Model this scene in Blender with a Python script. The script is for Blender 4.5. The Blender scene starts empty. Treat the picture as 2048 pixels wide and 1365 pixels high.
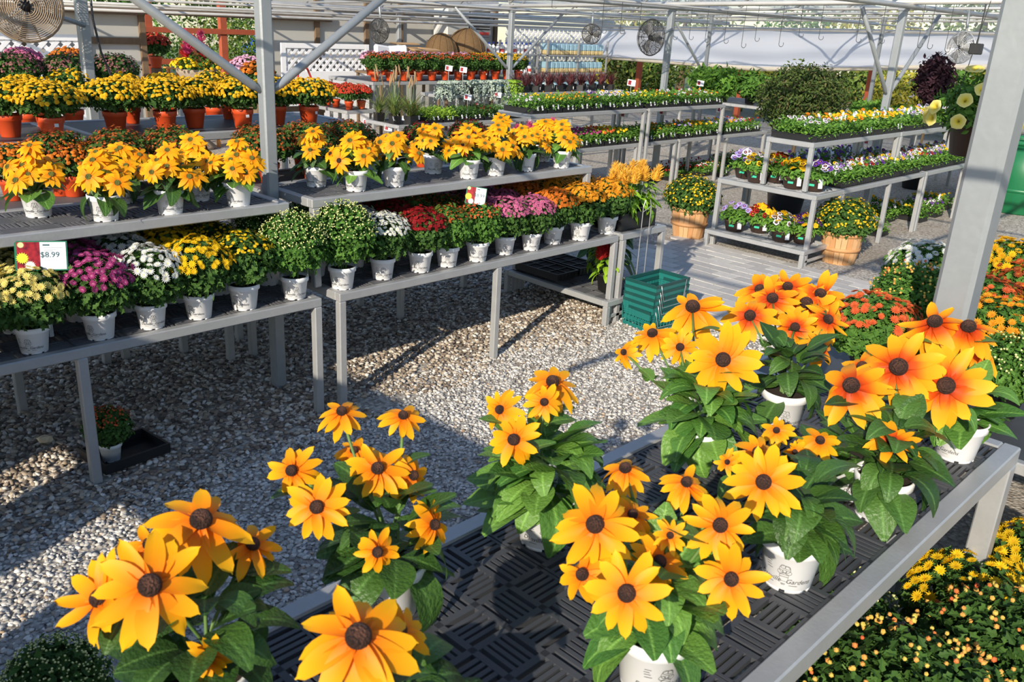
import bpy, math, random
import numpy as np
from mathutils import Matrix, Vector

# ------------------------------------------------------------------ camera, sky, sun, exposure
SC = bpy.context.scene
COL = SC.collection
CAM_R = np.array([[0.7028406575, -0.7093998178, 0.0526014125],      # camera right
                  [-0.2121741488, -0.2796431614, -0.9363662920],    # camera down
                  [0.6789677023, 0.6469556404, -0.3470608860]])     # camera forward
FOC = 1752.33
CAM = np.array([0.0, 0.0, 2.2])
cd = bpy.data.cameras.new('camera')
cam = bpy.data.objects.new('camera', cd)
COL.objects.link(cam)
cd.sensor_width = 36.0
cd.lens = FOC / 2048 * 36.0
cd.clip_end = 400
cd.dof.use_dof = True
cd.dof.focus_distance = 5.6
cd.dof.aperture_fstop = 8.0
M = Matrix.Identity(4)
for i in range(3):
    M[i][0] = CAM_R[0][i]
    M[i][1] = -CAM_R[1][i]
    M[i][2] = -CAM_R[2][i]
    M[i][3] = CAM[i]
cam.matrix_world = M
SC.camera = cam

SC.view_settings.view_transform = 'Standard'
SC.view_settings.look = 'None'
SC.view_settings.gamma = 1.0
SC.view_settings.use_curve_mapping = False
SC.view_settings.exposure = -0.3

SUN_DIR = Vector((-1.0, -0.415, 0.47)).normalized()      # towards the sun: low, behind the camera on the left
W = bpy.data.worlds.new('sky')
SC.world = W
W.use_nodes = True
wn = W.node_tree.nodes
sky = wn.new('ShaderNodeTexSky')
sky.sky_type = 'NISHITA'
sky.sun_disc = False
sky.sun_elevation = math.asin(SUN_DIR.z)
sky.sun_rotation = math.atan2(SUN_DIR.x, SUN_DIR.y)
sky.air_density = 1.0
sky.dust_density = 0.4
sky.ozone_density = 2.5
wn['Background'].inputs['Strength'].default_value = 0.235
W.node_tree.links.new(sky.outputs[0], wn['Background'].inputs['Color'])
sd = bpy.data.lights.new('sun', 'SUN')
sd.energy = 7.6
sd.color = (1.0, 0.90, 0.74)
sd.angle = math.radians(0.53)
sun = bpy.data.objects.new('sun', sd)
COL.objects.link(sun)
sun.rotation_euler = (-SUN_DIR).to_track_quat('-Z', 'Y').to_euler()

# ------------------------------------------------------------------ measuring helpers
def ray(px, py):
    v = np.array([(px - 1024.0) / FOC, (py - 682.5) / FOC, 1.0])
    return CAM_R.T @ v
def at(px, py, z):
    d = ray(px, py); return CAM + (z - CAM[2]) / d[2] * d
def atY(px, py, Y):
    d = ray(px, py); return CAM + Y / d[1] * d
def atX(px, py, X):
    d = ray(px, py); return CAM + X / d[0] * d
def atD(px, py, D):
    return CAM + D * ray(px, py)
def depth(P):
    return float(CAM_R[2] @ (np.asarray(P, float) - CAM))

# ------------------------------------------------------------------ materials
def new_mat(name):
    m = bpy.data.materials.new(name); m.use_nodes = True
    nt = m.node_tree; nt.nodes.clear()
    out = nt.nodes.new('ShaderNodeOutputMaterial')
    b = nt.nodes.new('ShaderNodeBsdfPrincipled')
    nt.links.new(b.outputs[0], out.inputs[0])
    return m, nt, b, out
def c4(c): return (c[0], c[1], c[2], 1.0)
def hexc(h):
    r = [int(h[i:i + 2], 16) / 255 for i in (0, 2, 4)]
    return tuple(x / 12.92 if x <= .04045 else ((x + .055) / 1.055) ** 2.4 for x in r)
def mixc(nt, a, b, fac):
    n = nt.nodes.new('ShaderNodeMix'); n.data_type = 'RGBA'
    for sock, v in ((n.inputs[6], a), (n.inputs[7], b)):
        if isinstance(v, tuple): sock.default_value = c4(v)
        else: nt.links.new(v, sock)
    if isinstance(fac, float): n.inputs[0].default_value = fac
    else: nt.links.new(fac, n.inputs[0])
    return n.outputs[2]
def ramp(nt, src, stops):
    r = nt.nodes.new('ShaderNodeValToRGB')
    e = r.color_ramp.elements
    while len(e) < len(stops): e.new(0.5)
    for i, (p, c) in enumerate(stops):
        e[i].position = p; e[i].color = c4(c) if len(c) == 3 else c
    nt.links.new(src, r.inputs[0]); return r.outputs[0]
def noise(nt, scale, detail=3.0, coord='Object'):
    tc = nt.nodes.new('ShaderNodeTexCoord')
    n = nt.nodes.new('ShaderNodeTexNoise'); n.inputs['Scale'].default_value = scale; n.inputs['Detail'].default_value = detail
    nt.links.new(tc.outputs[coord], n.inputs['Vector']); return n.outputs['Fac']
def bump(nt, b, src, strength=.3, dist=.01):
    n = nt.nodes.new('ShaderNodeBump'); n.inputs['Strength'].default_value = strength; n.inputs['Distance'].default_value = dist
    nt.links.new(src, n.inputs['Height']); nt.links.new(n.outputs[0], b.inputs['Normal'])
def island(nt):
    return nt.nodes.new('ShaderNodeNewGeometry').outputs['Random Per Island']
def attr(nt, name):
    n = nt.nodes.new('ShaderNodeAttribute'); n.attribute_name = name; return n.outputs['Fac']
MATS = {}
def plain(name, col, rough=.6, metal=0.0, var=.12, scale=14.0, bmp=0.0, spec=.5):
    if name in MATS: return MATS[name]
    m, nt, b, out = new_mat(name)
    lo = tuple(x * (1 - var) for x in col); hi = tuple(min(1, x * (1 + var)) for x in col)
    f = noise(nt, scale)
    nt.links.new(mixc(nt, lo, hi, f), b.inputs['Base Color'])
    b.inputs['Roughness'].default_value = rough; b.inputs['Metallic'].default_value = metal
    b.inputs['Specular IOR Level'].default_value = spec
    if bmp: bump(nt, b, noise(nt, scale * 6), bmp)
    MATS[name] = m; return m
def leafy(name, c1, c2, trans=.25, rough=.65, c3=None):
    """leaf colours, mixed leaf by leaf; some light passes through"""
    if name in MATS: return MATS[name]
    m, nt, b, out = new_mat(name)
    r = island(nt)
    stops = [(0.0, c1), (1.0, c2)] if c3 is None else [(0.0, c1), (.8, c2), (1.0, c3)]
    col = ramp(nt, r, stops)
    nt.links.new(col, b.inputs['Base Color']); b.inputs['Roughness'].default_value = rough
    b.inputs['Specular IOR Level'].default_value = .2
    t = nt.nodes.new('ShaderNodeBsdfTranslucent'); nt.links.new(col, t.inputs['Color'])
    mx = nt.nodes.new('ShaderNodeMixShader'); mx.inputs[0].default_value = trans
    nt.links.new(b.outputs[0], mx.inputs[1]); nt.links.new(t.outputs[0], mx.inputs[2]); nt.links.new(mx.outputs[0], out.inputs[0])
    MATS[name] = m; return m
def petaly(name, stops, trans=.25, var=.25, rough=.6):
    """petal colours along 't' (0 centre of the flower, 1 tip), varied from bloom to bloom"""
    if name in MATS: return MATS[name]
    m, nt, b, out = new_mat(name)
    col = ramp(nt, attr(nt, 't'), stops)
    hs = nt.nodes.new('ShaderNodeHueSaturation')
    mr = nt.nodes.new('ShaderNodeMapRange'); mr.inputs[3].default_value = 1 - var; mr.inputs[4].default_value = 1 + var * .5
    nt.links.new(island(nt), mr.inputs[0]); nt.links.new(mr.outputs[0], hs.inputs['Value'])
    nt.links.new(col, hs.inputs['Color']); col = hs.outputs[0]
    nt.links.new(col, b.inputs['Base Color']); b.inputs['Roughness'].default_value = rough
    b.inputs['Specular IOR Level'].default_value = .2
    t = nt.nodes.new('ShaderNodeBsdfTranslucent'); nt.links.new(col, t.inputs['Color'])
    mx = nt.nodes.new('ShaderNodeMixShader'); mx.inputs[0].default_value = trans
    nt.links.new(b.outputs[0], mx.inputs[1]); nt.links.new(t.outputs[0], mx.inputs[2]); nt.links.new(mx.outputs[0], out.inputs[0])
    MATS[name] = m; return m

# ------------------------------------------------------------------ mesh building
class MB:
    """collects pieces and links them as one mesh"""
    def __init__(s): s.V = []; s.L = []; s.N = []; s.MI = []; s.T = []; s.n = 0
    def add(s, V, F, mi=0, T=None):
        V = np.asarray(V, float).reshape(-1, 3)
        s.V.append(V); s.T.append(np.zeros(len(V)) if T is None else np.asarray(T, float))
        for f in F:
            s.L.extend([i + s.n for i in f]); s.N.append(len(f)); s.MI.append(mi)
        s.n += len(V); return s
    def inst(s, tm, Ms, Ps, mi=0):
        """many transformed copies of template tm = (V, F, T)"""
        V, F, T = tm
        V = np.asarray(V, float); k = len(V); n = len(Ps)
        if n == 0: return s
        W_ = np.einsum('nij,vj->nvi', Ms, V) + np.asarray(Ps)[:, None, :]
        s.V.append(W_.reshape(-1, 3)); s.T.append(np.tile(np.zeros(k) if T is None else T, n))
        fl = np.array([i for f in F for i in f]); fn = np.array([len(f) for f in F])
        L = (fl[None, :] + (np.arange(n) * k)[:, None] + s.n).ravel()
        s.L.extend(L.tolist()); s.N.extend(np.tile(fn, n).tolist()); s.MI.extend([mi] * (len(F) * n))
        s.n += k * n; return s
    def box(s, a, b, mi=0, bottom=True):
        x0, y0, z0 = a; x1, y1, z1 = b
        V = [(x0, y0, z0), (x1, y0, z0), (x1, y1, z0), (x0, y1, z0), (x0, y0, z1), (x1, y0, z1), (x1, y1, z1), (x0, y1, z1)]
        F = [(4, 5, 6, 7), (0, 1, 5, 4), (1, 2, 6, 5), (2, 3, 7, 6), (3, 0, 4, 7)]
        if bottom: F.append((3, 2, 1, 0))
        return s.add(V, F, mi)
    def bbox(s, a, b, r=.004, mi=0):
        """box with chamfered long edges (any axis), via 24-vertex chamfer"""
        a = np.array(a, float); b = np.array(b, float); V = []; 
        for ix in (0, 1):
            for iy in (0, 1):
                for iz in (0, 1):
                    p = np.array([(a, b)[ix][0], (a, b)[iy][1], (a, b)[iz][2]]); sg = np.array([1 - 2 * ix, 1 - 2 * iy, 1 - 2 * iz]) * r
                    for ax in range(3):
                        q = p + sg; q[ax] = p[ax]; V.append(q)
        def vi(ix, iy, iz, ax): return ((ix * 2 + iy) * 2 + iz) * 3 + ax
        F = []
        for ax in range(3):
            for e in (0, 1):
                o = [(0, 0), (1, 0), (1, 1), (0, 1)]
                q = []
                for u, v in o:
                    t = [0, 0, 0]; t[ax] = e; t[(ax + 1) % 3] = u; t[(ax + 2) % 3] = v; q.append(vi(*t, ax))
                F.append(q if e else q[::-1])
        for ax in range(3):
            b1, b2 = (ax + 1) % 3, (ax + 2) % 3
            for u in (0, 1):
                for v in (0, 1):
                    t0 = [0, 0, 0]; t0[b1] = u; t0[b2] = v; t1 = list(t0); t1[ax] = 1
                    q = [vi(*t0, b1), vi(*t0, b2), vi(*t1, b2), vi(*t1, b1)]
                    F.append(q if u == v else q[::-1])
        for ix in (0, 1):
            for iy in (0, 1):
                for iz in (0, 1):
                    q = [vi(ix, iy, iz, k) for k in range(3)]
                    F.append(q if (ix + iy + iz) % 2 else q[::-1])
        return s.add(V, F, mi)
    def tube(s, pts, r, n=6, mi=0, cap=True, T=None):
        pts = np.asarray(pts, float); m = len(pts)
        rr = np.full(m, r) if np.isscalar(r) else np.asarray(r, float)
        tg = np.gradient(pts, axis=0); tg /= np.linalg.norm(tg, axis=1)[:, None] + 1e-9
        V = []; up = np.array([0, 0, 1.0]) if abs(tg[0][2]) < .9 else np.array([1.0, 0, 0])
        for i in range(m):
            u = np.cross(tg[i], up); u /= np.linalg.norm(u) + 1e-9; v = np.cross(tg[i], u); up = -v if False else np.cross(u, tg[i])
            a = np.arange(n) * 2 * np.pi / n
            V.append(pts[i] + rr[i] * (np.cos(a)[:, None] * u + np.sin(a)[:, None] * v))
        V = np.concatenate(V); F = []
        for i in range(m - 1):
            for j in range(n):
                k = (j + 1) % n; F.append((i * n + j, i * n + k, (i + 1) * n + k, (i + 1) * n + j))
        if cap: F.append(tuple(range(n - 1, -1, -1))); F.append(tuple((m - 1) * n + j for j in range(n)))
        return s.add(V, F, mi, T=None if T is None else np.repeat(T, n))
    def lathe(s, prof, n=24, mi=0, cen=(0, 0, 0), cap0=True, cap1=False):
        V = []; a = np.arange(n) * 2 * np.pi / n
        for r, z in prof: V.append(np.stack([r * np.cos(a) + cen[0], r * np.sin(a) + cen[1], np.full(n, z + cen[2])], 1))
        V = np.concatenate(V); F = []; m = len(prof)
        for i in range(m - 1):
            for j in range(n):
                k = (j + 1) % n; F.append((i * n + j, i * n + k, (i + 1) * n + k, (i + 1) * n + j))
        if cap0: F.append(tuple(range(n - 1, -1, -1)))
        if cap1: F.append(tuple((m - 1) * n + j for j in range(n)))
        return s.add(V, F, mi)
    def mesh(s, name, mats, smooth=False):
        me = bpy.data.meshes.new(name)
        V = np.concatenate(s.V) if s.V else np.zeros((0, 3))
        me.vertices.add(len(V)); me.vertices.foreach_set('co', V.astype(np.float32).ravel())
        L = np.asarray(s.L, np.int32); N = np.asarray(s.N, np.int32)
        me.loops.add(len(L)); me.loops.foreach_set('vertex_index', L)
        me.polygons.add(len(N)); me.polygons.foreach_set('loop_start', np.concatenate([[0], np.cumsum(N)[:-1]]).astype(np.int32))
        me.polygons.foreach_set('material_index', np.asarray(s.MI, np.int32))
        me.polygons.foreach_set('use_smooth', np.full(len(N), bool(smooth)))
        at_ = me.attributes.new('t', 'FLOAT', 'POINT'); at_.data.foreach_set('value', np.concatenate(s.T).astype(np.float32))
        for m in (mats if isinstance(mats, (list, tuple)) else [mats]): me.materials.append(m)
        me.update(calc_edges=True)
        return me
def obj(name, me, parent=None, loc=None, rot=None, scale=None, mats=None, mw=None):
    o = bpy.data.objects.new(name, me); COL.objects.link(o)
    if parent is not None: o.parent = parent
    if mw is not None: o.matrix_basis = mw
    else:
        if loc is not None: o.location = [float(v) for v in loc]
        if rot is not None: o.rotation_euler = rot
        if scale is not None: o.scale = (scale,) * 3 if np.isscalar(scale) else scale
    if mats:
        for i, m in enumerate(mats):
            if m is not None: o.material_slots[i].link = 'OBJECT'; o.material_slots[i].material = m
    return o
def tag(o, label=None, cat=None, group=None, kind=None):
    if label: o['label'] = label
    if cat: o['category'] = cat
    if group: o['group'] = group
    if kind: o['kind'] = kind
    return o
def thing(name, label, cat, loc=(0, 0, 0), rz=0.0, group=None, scale=None):
    return tag(obj(name, None, None, loc, (0, 0, rz), scale), label, cat, group)
ORD = 'first second third fourth fifth sixth seventh eighth ninth tenth eleventh twelfth thirteenth fourteenth fifteenth sixteenth seventeenth eighteenth nineteenth twentieth'.split()
def rotmats(N_, spin=None, rng=None):
    """matrices whose z column is N_ (n,3), spun about it"""
    N_ = np.asarray(N_, float); N_ = N_ / (np.linalg.norm(N_, axis=1)[:, None] + 1e-9)
    h = np.where(np.abs(N_[:, 2:3]) < .95, np.array([[0, 0, 1.0]]), np.array([[1.0, 0, 0]]))
    u = np.cross(h, N_); u /= np.linalg.norm(u, axis=1)[:, None] + 1e-9
    v = np.cross(N_, u)
    a = rng.uniform(0, 2 * np.pi, len(N_)) if spin is None else spin
    ca, sa = np.cos(a)[:, None], np.sin(a)[:, None]
    U = ca * u + sa * v; V_ = -sa * u + ca * v
    return np.stack([U, V_, N_], 2)
def basis(n, spin=0.0, s=1.0, loc=(0, 0, 0)):
    m = rotmats(np.array([n]), np.array([spin]))[0] * s
    M_ = Matrix.Identity(4)
    for i in range(3):
        for j in range(3): M_[i][j] = m[i][j]
        M_[i][3] = float(loc[i])
    return M_
# ------------------------------------------------------------------ shared materials
def galv(name, col, scale=9.0):
    m, nt, b, out = new_mat(name)
    f = noise(nt, scale, 5); f2 = noise(nt, scale * 7, 2)
    c1 = mixc(nt, tuple(x * .72 for x in col), tuple(x * 1.2 for x in col), f)
    nt.links.new(mixc(nt, c1, tuple(x * .85 for x in col), f2), b.inputs['Base Color'])
    b.inputs['Metallic'].default_value = .35; b.inputs['Roughness'].default_value = .42
    bump(nt, b, f2, .08); return m
GALV = galv('galvanised_steel', (.45, .455, .46))
GALV2 = galv('galvanised_post', (.34, .365, .385), 5.0)
PIPE = plain('pipe_steel', (.52, .51, .49), .4, .3, .25, 4)
DECKM = plain('bench_top_plastic', (.055, .058, .066), .5, 0, .3, 6)
DECKG = plain('bench_top_dusty', (.11, .11, .118), .6, 0, .35, 5)
DECKL = plain('bench_top_pale', (.42, .42, .43), .55, 0, .15, 5)
WHITEP = plain('white_pot_plastic', (.88, .88, .89), .38, 0, .03, 8)
PRINTM = plain('black_pot_print', (.05, .05, .055), .5)
ORANGEP = plain('orange_pot_plastic', (.62, .075, .018), .42, 0, .08, 6)
BLACKP = plain('black_tray_plastic', (.012, .012, .013), .45, 0, .2, 8)
BROWNP = plain('brown_bowl_plastic', (.055, .032, .024), .45, 0, .15, 8)
SOIL = plain('potting_soil', (.03, .02, .013), .9, 0, .5, 40, .5)
TAGW = plain('white_tag_plastic', (.75, .76, .78), .5, 0, .04)
WHITEW = plain('white_painted_board', (.84, .84, .86), .55, 0, .05)
WOODD = plain('weathered_timber', (.16, .105, .062), .8, 0, .35, 12, .2)
WOODR = plain('red_brown_timber', (.36, .075, .03), .7, 0, .2, 9)
WOODB = plain('basket_wood', (.58, .33, .155), .6, 0, .18, 9, .1)
WOODB2 = plain('basket_wood_dark', (.50, .25, .10), .6, 0, .2, 9, .1)
TEAL = plain('teal_plastic', (.012, .15, .135), .38, 0, .1, 6)
WIRE = plain('dark_wire', (.05, .05, .05), .5, .4)
CHROME = plain('bright_wire', (.62, .62, .62), .3, .7)
BLACKM = plain('black_motor', (.02, .02, .022), .5)
TWIG = plain('green_stem', (.10, .19, .045), .6, 0, .2)
BROWNS = plain('brown_stem', (.09, .06, .03), .8, 0, .3)

# ------------------------------------------------------------------ ground
def gravel_mat():
    m, nt, b, out = new_mat('gravel_ground')
    tc = nt.nodes.new('ShaderNodeTexCoord')
    v = nt.nodes.new('ShaderNodeTexVoronoi'); v.inputs['Scale'].default_value = 48
    nt.links.new(tc.outputs['Object'], v.inputs['Vector'])
    sep = nt.nodes.new('ShaderNodeSeparateColor'); nt.links.new(v.outputs['Color'], sep.inputs[0])
    c = ramp(nt, sep.outputs[0], [(0, (.32, .29, .25)), (.5, (.55, .50, .44)), (1, (.70, .66, .60))])
    d = ramp(nt, v.outputs['Distance'], [(0, (1, 1, 1)), (.75, (.6, .6, .6)), (1, (.25, .25, .25))])
    mm = nt.nodes.new('ShaderNodeMix'); mm.data_type = 'RGBA'; mm.blend_type = 'MULTIPLY'; mm.inputs[0].default_value = 1
    nt.links.new(c, mm.inputs[6]); nt.links.new(d, mm.inputs[7])
    big = noise(nt, .9, 4)
    dirt = ramp(nt, big, [(.45, (0, 0, 0)), (.7, (1, 1, 1))])
    bw = nt.nodes.new('ShaderNodeRGBToBW'); nt.links.new(dirt, bw.inputs[0])
    mf = nt.nodes.new('ShaderNodeMath'); mf.operation = 'MULTIPLY'; mf.inputs[1].default_value = .45; nt.links.new(bw.outputs[0], mf.inputs[0])
    nt.links.new(mixc(nt, mm.outputs[2], (.26, .18, .11), mf.outputs[0]), b.inputs['Base Color'])
    b.inputs['Roughness'].default_value = .85
    bump(nt, b, v.outputs['Distance'], .6, .012)
    return m
GRAVEL = gravel_mat()
g = MB(); g.add([(-14, -14, 0), (45, -14, 0), (45, 14.9, 0), (-14, 14.9, 0)], [(0, 1, 2, 3)])
tag(obj('floor', g.mesh('floor', GRAVEL)), 'pale gravel floor of the greenhouse', 'floor', None, 'structure')
g = MB(); g.add([(-40, 14.9, -.02), (60, 14.9, -.02), (60, 90, -2.4), (-40, 90, -2.4)], [(0, 1, 2, 3)])
GRASS = plain('dry_grass_ground', (.16, .19, .06), .9, 0, .4, 3, .3)
tag(obj('floor_outside', g.mesh('floor_outside', GRASS)), 'grassy ground outside the greenhouse', 'ground', None, 'structure')

def ico():
    t = (1 + 5 ** .5) / 2
    V = np.array([(-1, t, 0), (1, t, 0), (-1, -t, 0), (1, -t, 0), (0, -1, t), (0, 1, t), (0, -1, -t), (0, 1, -t), (t, 0, -1), (t, 0, 1), (-t, 0, -1), (-t, 0, 1)], float)
    V /= np.linalg.norm(V[0])
    F = [(0, 11, 5), (0, 5, 1), (0, 1, 7), (0, 7, 10), (0, 10, 11), (1, 5, 9), (5, 11, 4), (11, 10, 2), (10, 7, 6), (7, 1, 8), (3, 9, 4), (3, 4, 2), (3, 2, 6), (3, 6, 8), (3, 8, 9), (4, 9, 5), (2, 4, 11), (6, 2, 10), (8, 6, 7), (9, 8, 1)]
    return V, F
def pebble_mat(name, stops):
    m, nt, b, out = new_mat(name)
    c = ramp(nt, island(nt), stops)
    f = noise(nt, 60, 2)
    nt.links.new(mixc(nt, c, (.3, .27, .24), f) if False else c, b.inputs['Base Color'])
    b.inputs['Roughness'].default_value = .75; return m
PEB_FINE = pebble_mat('grey_pebble_stone', [(0, (.20, .19, .185)), (.35, (.42, .405, .385)), (.75, (.60, .575, .54)), (.93, (.74, .71, .67)), (1, (.38, .26, .16))])
PEB_COARSE = pebble_mat('brown_pebble_stone', [(0, (.10, .08, .065)), (.3, (.25, .19, .14)), (.6, (.42, .345, .26)), (.85, (.58, .53, .46)), (1, (.74, .71, .66))])
def pebbles(name, label, pts, sz, mat, seed):
    rng = np.random.default_rng(seed); V, F = ico(); n = len(pts)
    base = V * (1 + rng.uniform(-.25, .25, (12, 1)))
    s = rng.uniform(.65, 1.25, (n, 1, 1)) * sz
    Ms = rotmats(np.array([[0, 0, 1.0]]) + rng.normal(0, .25, (n, 3)), rng=rng) * s * rng.uniform(.7, 1.25, (n, 1, 3)) * np.array([1.15, .85, .55])[None, None, :]
    P = np.column_stack([pts, rng.uniform(.15, .6, n) * sz])
    b = MB().inst((base, F, None), Ms, P)
    return tag(obj(name, b.mesh(name, mat, True)), label, 'gravel', None, 'stuff')
rng = np.random.default_rng(5)
def in_aisle(p):   # the loose gravel that can be told stone from stone in the photo
    return p
n = 44000
xy = np.column_stack([rng.uniform(.2, 6.0, n), rng.uniform(1.75, 4.05, n)])
xy = xy[(xy[:, 1] < 3.75) | (xy[:, 0] > 2.9 + rng.uniform(0, .8, n))]; n = len(xy)
keep = (xy[:, 0] < 5.9 - .0 * xy[:, 1]) & (rng.uniform(0, 1, n) < np.clip(1.35 - .13 * xy[:, 0], .3, 1))
pebbles('fine_gravel', 'loose fine grey gravel in the aisle', xy[keep], .0115, PEB_FINE, 1)
n = 17000
xy = np.column_stack([rng.uniform(.7, 5.6, n), 3.56 + 2.2 * rng.beta(1.35, 1.4, n)])
xy = xy[(xy[:, 0] < 2.8) | (xy[:, 1] > 3.82 + .12 * np.sin(xy[:, 0] * 5))]
pebbles('coarse_gravel', 'coarse brown stones under the low benches', xy, .0165, PEB_COARSE, 2)
b = MB(); V, F = ico()
b.add(V * np.array([.05, .035, .03]) * (1 + rng.uniform(-.2, .2, (12, 1))), F)
p = at(92, 880, .02)
tag(obj('loose_stone', b.mesh('loose_stone', plain('pale_limestone', (.72, .6, .4), .8, 0, .2, 20), False), None, p, (.2, .3, .5)), 'pale limestone chunk lying in the sunny strip of gravel', 'stone')

# paving
pv = MB(); PAVM = pebble_mat('paver_stone', [(0, (.27, .26, .255)), (.5, (.34, .325, .31)), (1, (.42, .40, .37))])
for_p = MB(); for_p.add([(5.85, 2.0, .004), (8.15, 2.0, .004), (8.15, 5.35, .004), (5.85, 5.35, .004)], [(0, 1, 2, 3)])
pav = tag(obj('floor_paving', for_p.mesh('floor_paving', plain('paving_sand', (.27, .245, .21), .9, 0, .2, 20))), 'pale paved path of brick sized stones', 'paving', None, 'structure')
PW, PL = .152, .222
pb = [MB().bbox((-PW / 2 + .004, -PL / 2 + .004, 0), (PW / 2 - .004, PL / 2 - .004, .018), .002).mesh('paver', plain('paver%d' % k, c, .8, 0, .12, 18)) for k, c in enumerate([(.50, .475, .445), (.43, .41, .39), (.55, .525, .49)])]
rr = random.Random(3)
for i in range(15):
    x = 5.95 + i * PW
    y = 2.1 + (i % 2) * PL / 2
    while y < 5.3:
        obj('paver', pb[rr.randrange(3)], pav, (x, y, rr.uniform(0, .004)), (rr.uniform(-.01, .01), rr.uniform(-.01, .01), rr.uniform(-.015, .015)))
        y += PL

# ------------------------------------------------------------------ benches
_tile = {}
def deck_tile(w, d, detail, mat):
    k = (round(w, 3), round(d, 3), detail, mat.name)
    if k in _tile: return _tile[k]
    b = MB(); h = .018
    if not detail:
        b.box((0, 0, -h), (w, d, 0))
    else:
        nx = max(2, round(w / .115)); ny = max(2, round(d / .115)); bw = w / nx; bd = d / ny; e = .009
        for i in range(nx + 1): b.box((max(0, i * bw - e), 0, -h), (min(w, i * bw + e), d, 0), bottom=False)
        for j in range(ny + 1): b.box((0, max(0, j * bd - e), -h), (w, min(d, j * bd + e), 0), bottom=False)
        for i in range(nx):
            for j in range(ny):
                x0, x1, y0, y1 = i * bw + e, (i + 1) * bw - e, j * bd + e, (j + 1) * bd - e
                for q in range(1, 5):
                    if (i + j) % 2:
                        xc = x0 + (x1 - x0) * q / 5; b.box((xc - .006, y0, -h), (xc + .006, y1, -.0005), bottom=False)
                    else:
                        yc = y0 + (y1 - y0) * q / 5; b.box((x0, yc - .006, -h), (x1, yc + .006, -.0005), bottom=False)
    _tile[k] = b.mesh('deck_panel', mat); return _tile[k]
def bench(name, label, x0, x1, y0, y1, z, legs, detail=True, mat=DECKG, zfoot=0.0, rail=.05, group=None, lowrail=None, lw=.046, shelf=None):
    t = thing(name, label, 'bench', (x0, y0, 0), 0, group)
    L, D = x1 - x0, y1 - y0
    def part(nm, a, b_): obj(nm, MB().bbox(a, b_, .005).mesh(nm, GALV), t)
    zr = z + .006
    part('rail', (0, 0, zr - rail), (L, rail * .9, zr)); part('rail', (0, D - rail * .9, zr - rail), (L, D, zr))
    part('end_rail', (0, rail * .9, zr - rail), (rail * .9, D - rail * .9, zr)); part('end_rail', (L - rail * .9, rail * .9, zr - rail), (L, D - rail * .9, zr))
    iw, idp = L - 1.8 * rail, D - 1.8 * rail
    nt_ = max(1, round(iw / .62))
    me = deck_tile(iw / nt_ - .004, idp - .004, detail, mat)
    for i in range(nt_): obj('deck_panel', me, t, (.9 * rail + i * iw / nt_ + .002, .9 * rail + .002, z))
    for x in range(1, nt_): part('cross_bar', (.9 * rail + x * iw / nt_ - .015, rail * .9, z - .05), (.9 * rail + x * iw / nt_ + .015, D - rail * .9, z - .02))
    for (lx, back) in legs:
        for yy in ((0, D - lw) if back is None else ((D - lw,) if back else (0,))):
            part('leg', (min(max(lx - x0 - lw / 2, 0), L - lw), yy, zfoot), (min(max(lx - x0 + lw / 2, lw), L), yy + lw, zr - rail))
    if shelf is not None:
        zs, sx0, sx1 = shelf
        part('shelf_rail', (sx0 - x0, -.02, zs - .045), (sx1 - x0, .025, zs)); part('shelf_rail', (sx0 - x0, D - .03, zs - .045), (sx1 - x0, D + .015, zs))
        part('shelf_end', (sx0 - x0, .025, zs - .045), (sx0 - x0 + .045, D - .03, zs)); part('shelf_end', (sx1 - x0 - .045, .025, zs - .045), (sx1 - x0, D - .03, zs))
        me = deck_tile(sx1 - sx0 - .095, D - .06, True, mat)
        obj('shelf_panel', me, t, (sx0 - x0 + .0475, .0275, zs - .004))
        for a in (sx0 - x0, sx1 - x0 - .045):
            for yy in (-.02, D - .03): part('shelf_leg', (a, yy, 0), (a + .045, yy + .045, zs - .045))
        part('foot_rail', (sx0 - x0 + .045, .0, .05), (sx1 - x0 - .045, .02, .08))
    return t
ZA, ZB, ZC, ZD, ZFG = .69, 1.2, 1.14, 1.4, .86
bench('low_bench', 'low galvanised bench under the pale yellow, magenta and white mums', -.6, 2.585, 3.92, 4.98, ZA, [(-.5, None), (1.31, None), (2.575, None)])
bench('low_bench', 'low galvanised bench under the dark red and pink mums', 2.70, 5.22, 3.92, 4.98, ZA, [(2.72, None), (3.96, None), (5.2, None)])
bench('end_bench', 'narrow end bench carrying the yellow celosia, with a low shelf', 5.235, 5.80, 3.90, 4.98, ZA + .01, [(5.27, None), (5.78, None)], shelf=(.2, 5.10, 5.80))
bench('shelf_bench', 'raised shelf bench holding rudbeckias before the tall steel post', -.6, 2.50, 4.08, 4.62, ZB, [(-.5, None), (1.2, True), (2.48, None)], zfoot=ZA + .01)
bench('shelf_bench', 'raised shelf bench holding rudbeckias past the tall steel post', 2.64, 5.03, 4.08, 4.62, ZB, [(2.67, None), (3.9, True), (5.0, None)], zfoot=ZA + .01)
bench('back_bench', 'bench with orange mums in orange pots behind the raised shelf, near stretch', -.6, 2.50, 4.67, 5.30, ZC, [(-.5, True), (2.4, True)], detail=False)
bench('back_bench', 'bench with rust coloured mums behind the raised shelf, far stretch', 2.70, 5.0, 4.67, 5.30, ZC, [(2.8, True), (4.9, True)], detail=False)
bench('top_bench', 'highest bench of yellow mums in orange pots, near stretch', -.6, 1.965, 5.36, 6.2, ZD, [(-.5, None), (1.94, None)], detail=False, mat=DECKM)
bench('top_bench', 'highest bench of yellow mums in orange pots, far stretch', 2.03, 3.95, 5.36, 6.2, ZD, [(2.06, None), (3.9, None)], detail=False, mat=DECKM)
bench('flower_bench', 'bench of big yellow rudbeckias at the front with black slotted top', .25, 3.29, .62, 1.55, ZFG, [(.3, None), (1.8, True), (3.255, None)], mat=DECKM, rail=.065, lw=.075)
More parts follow.
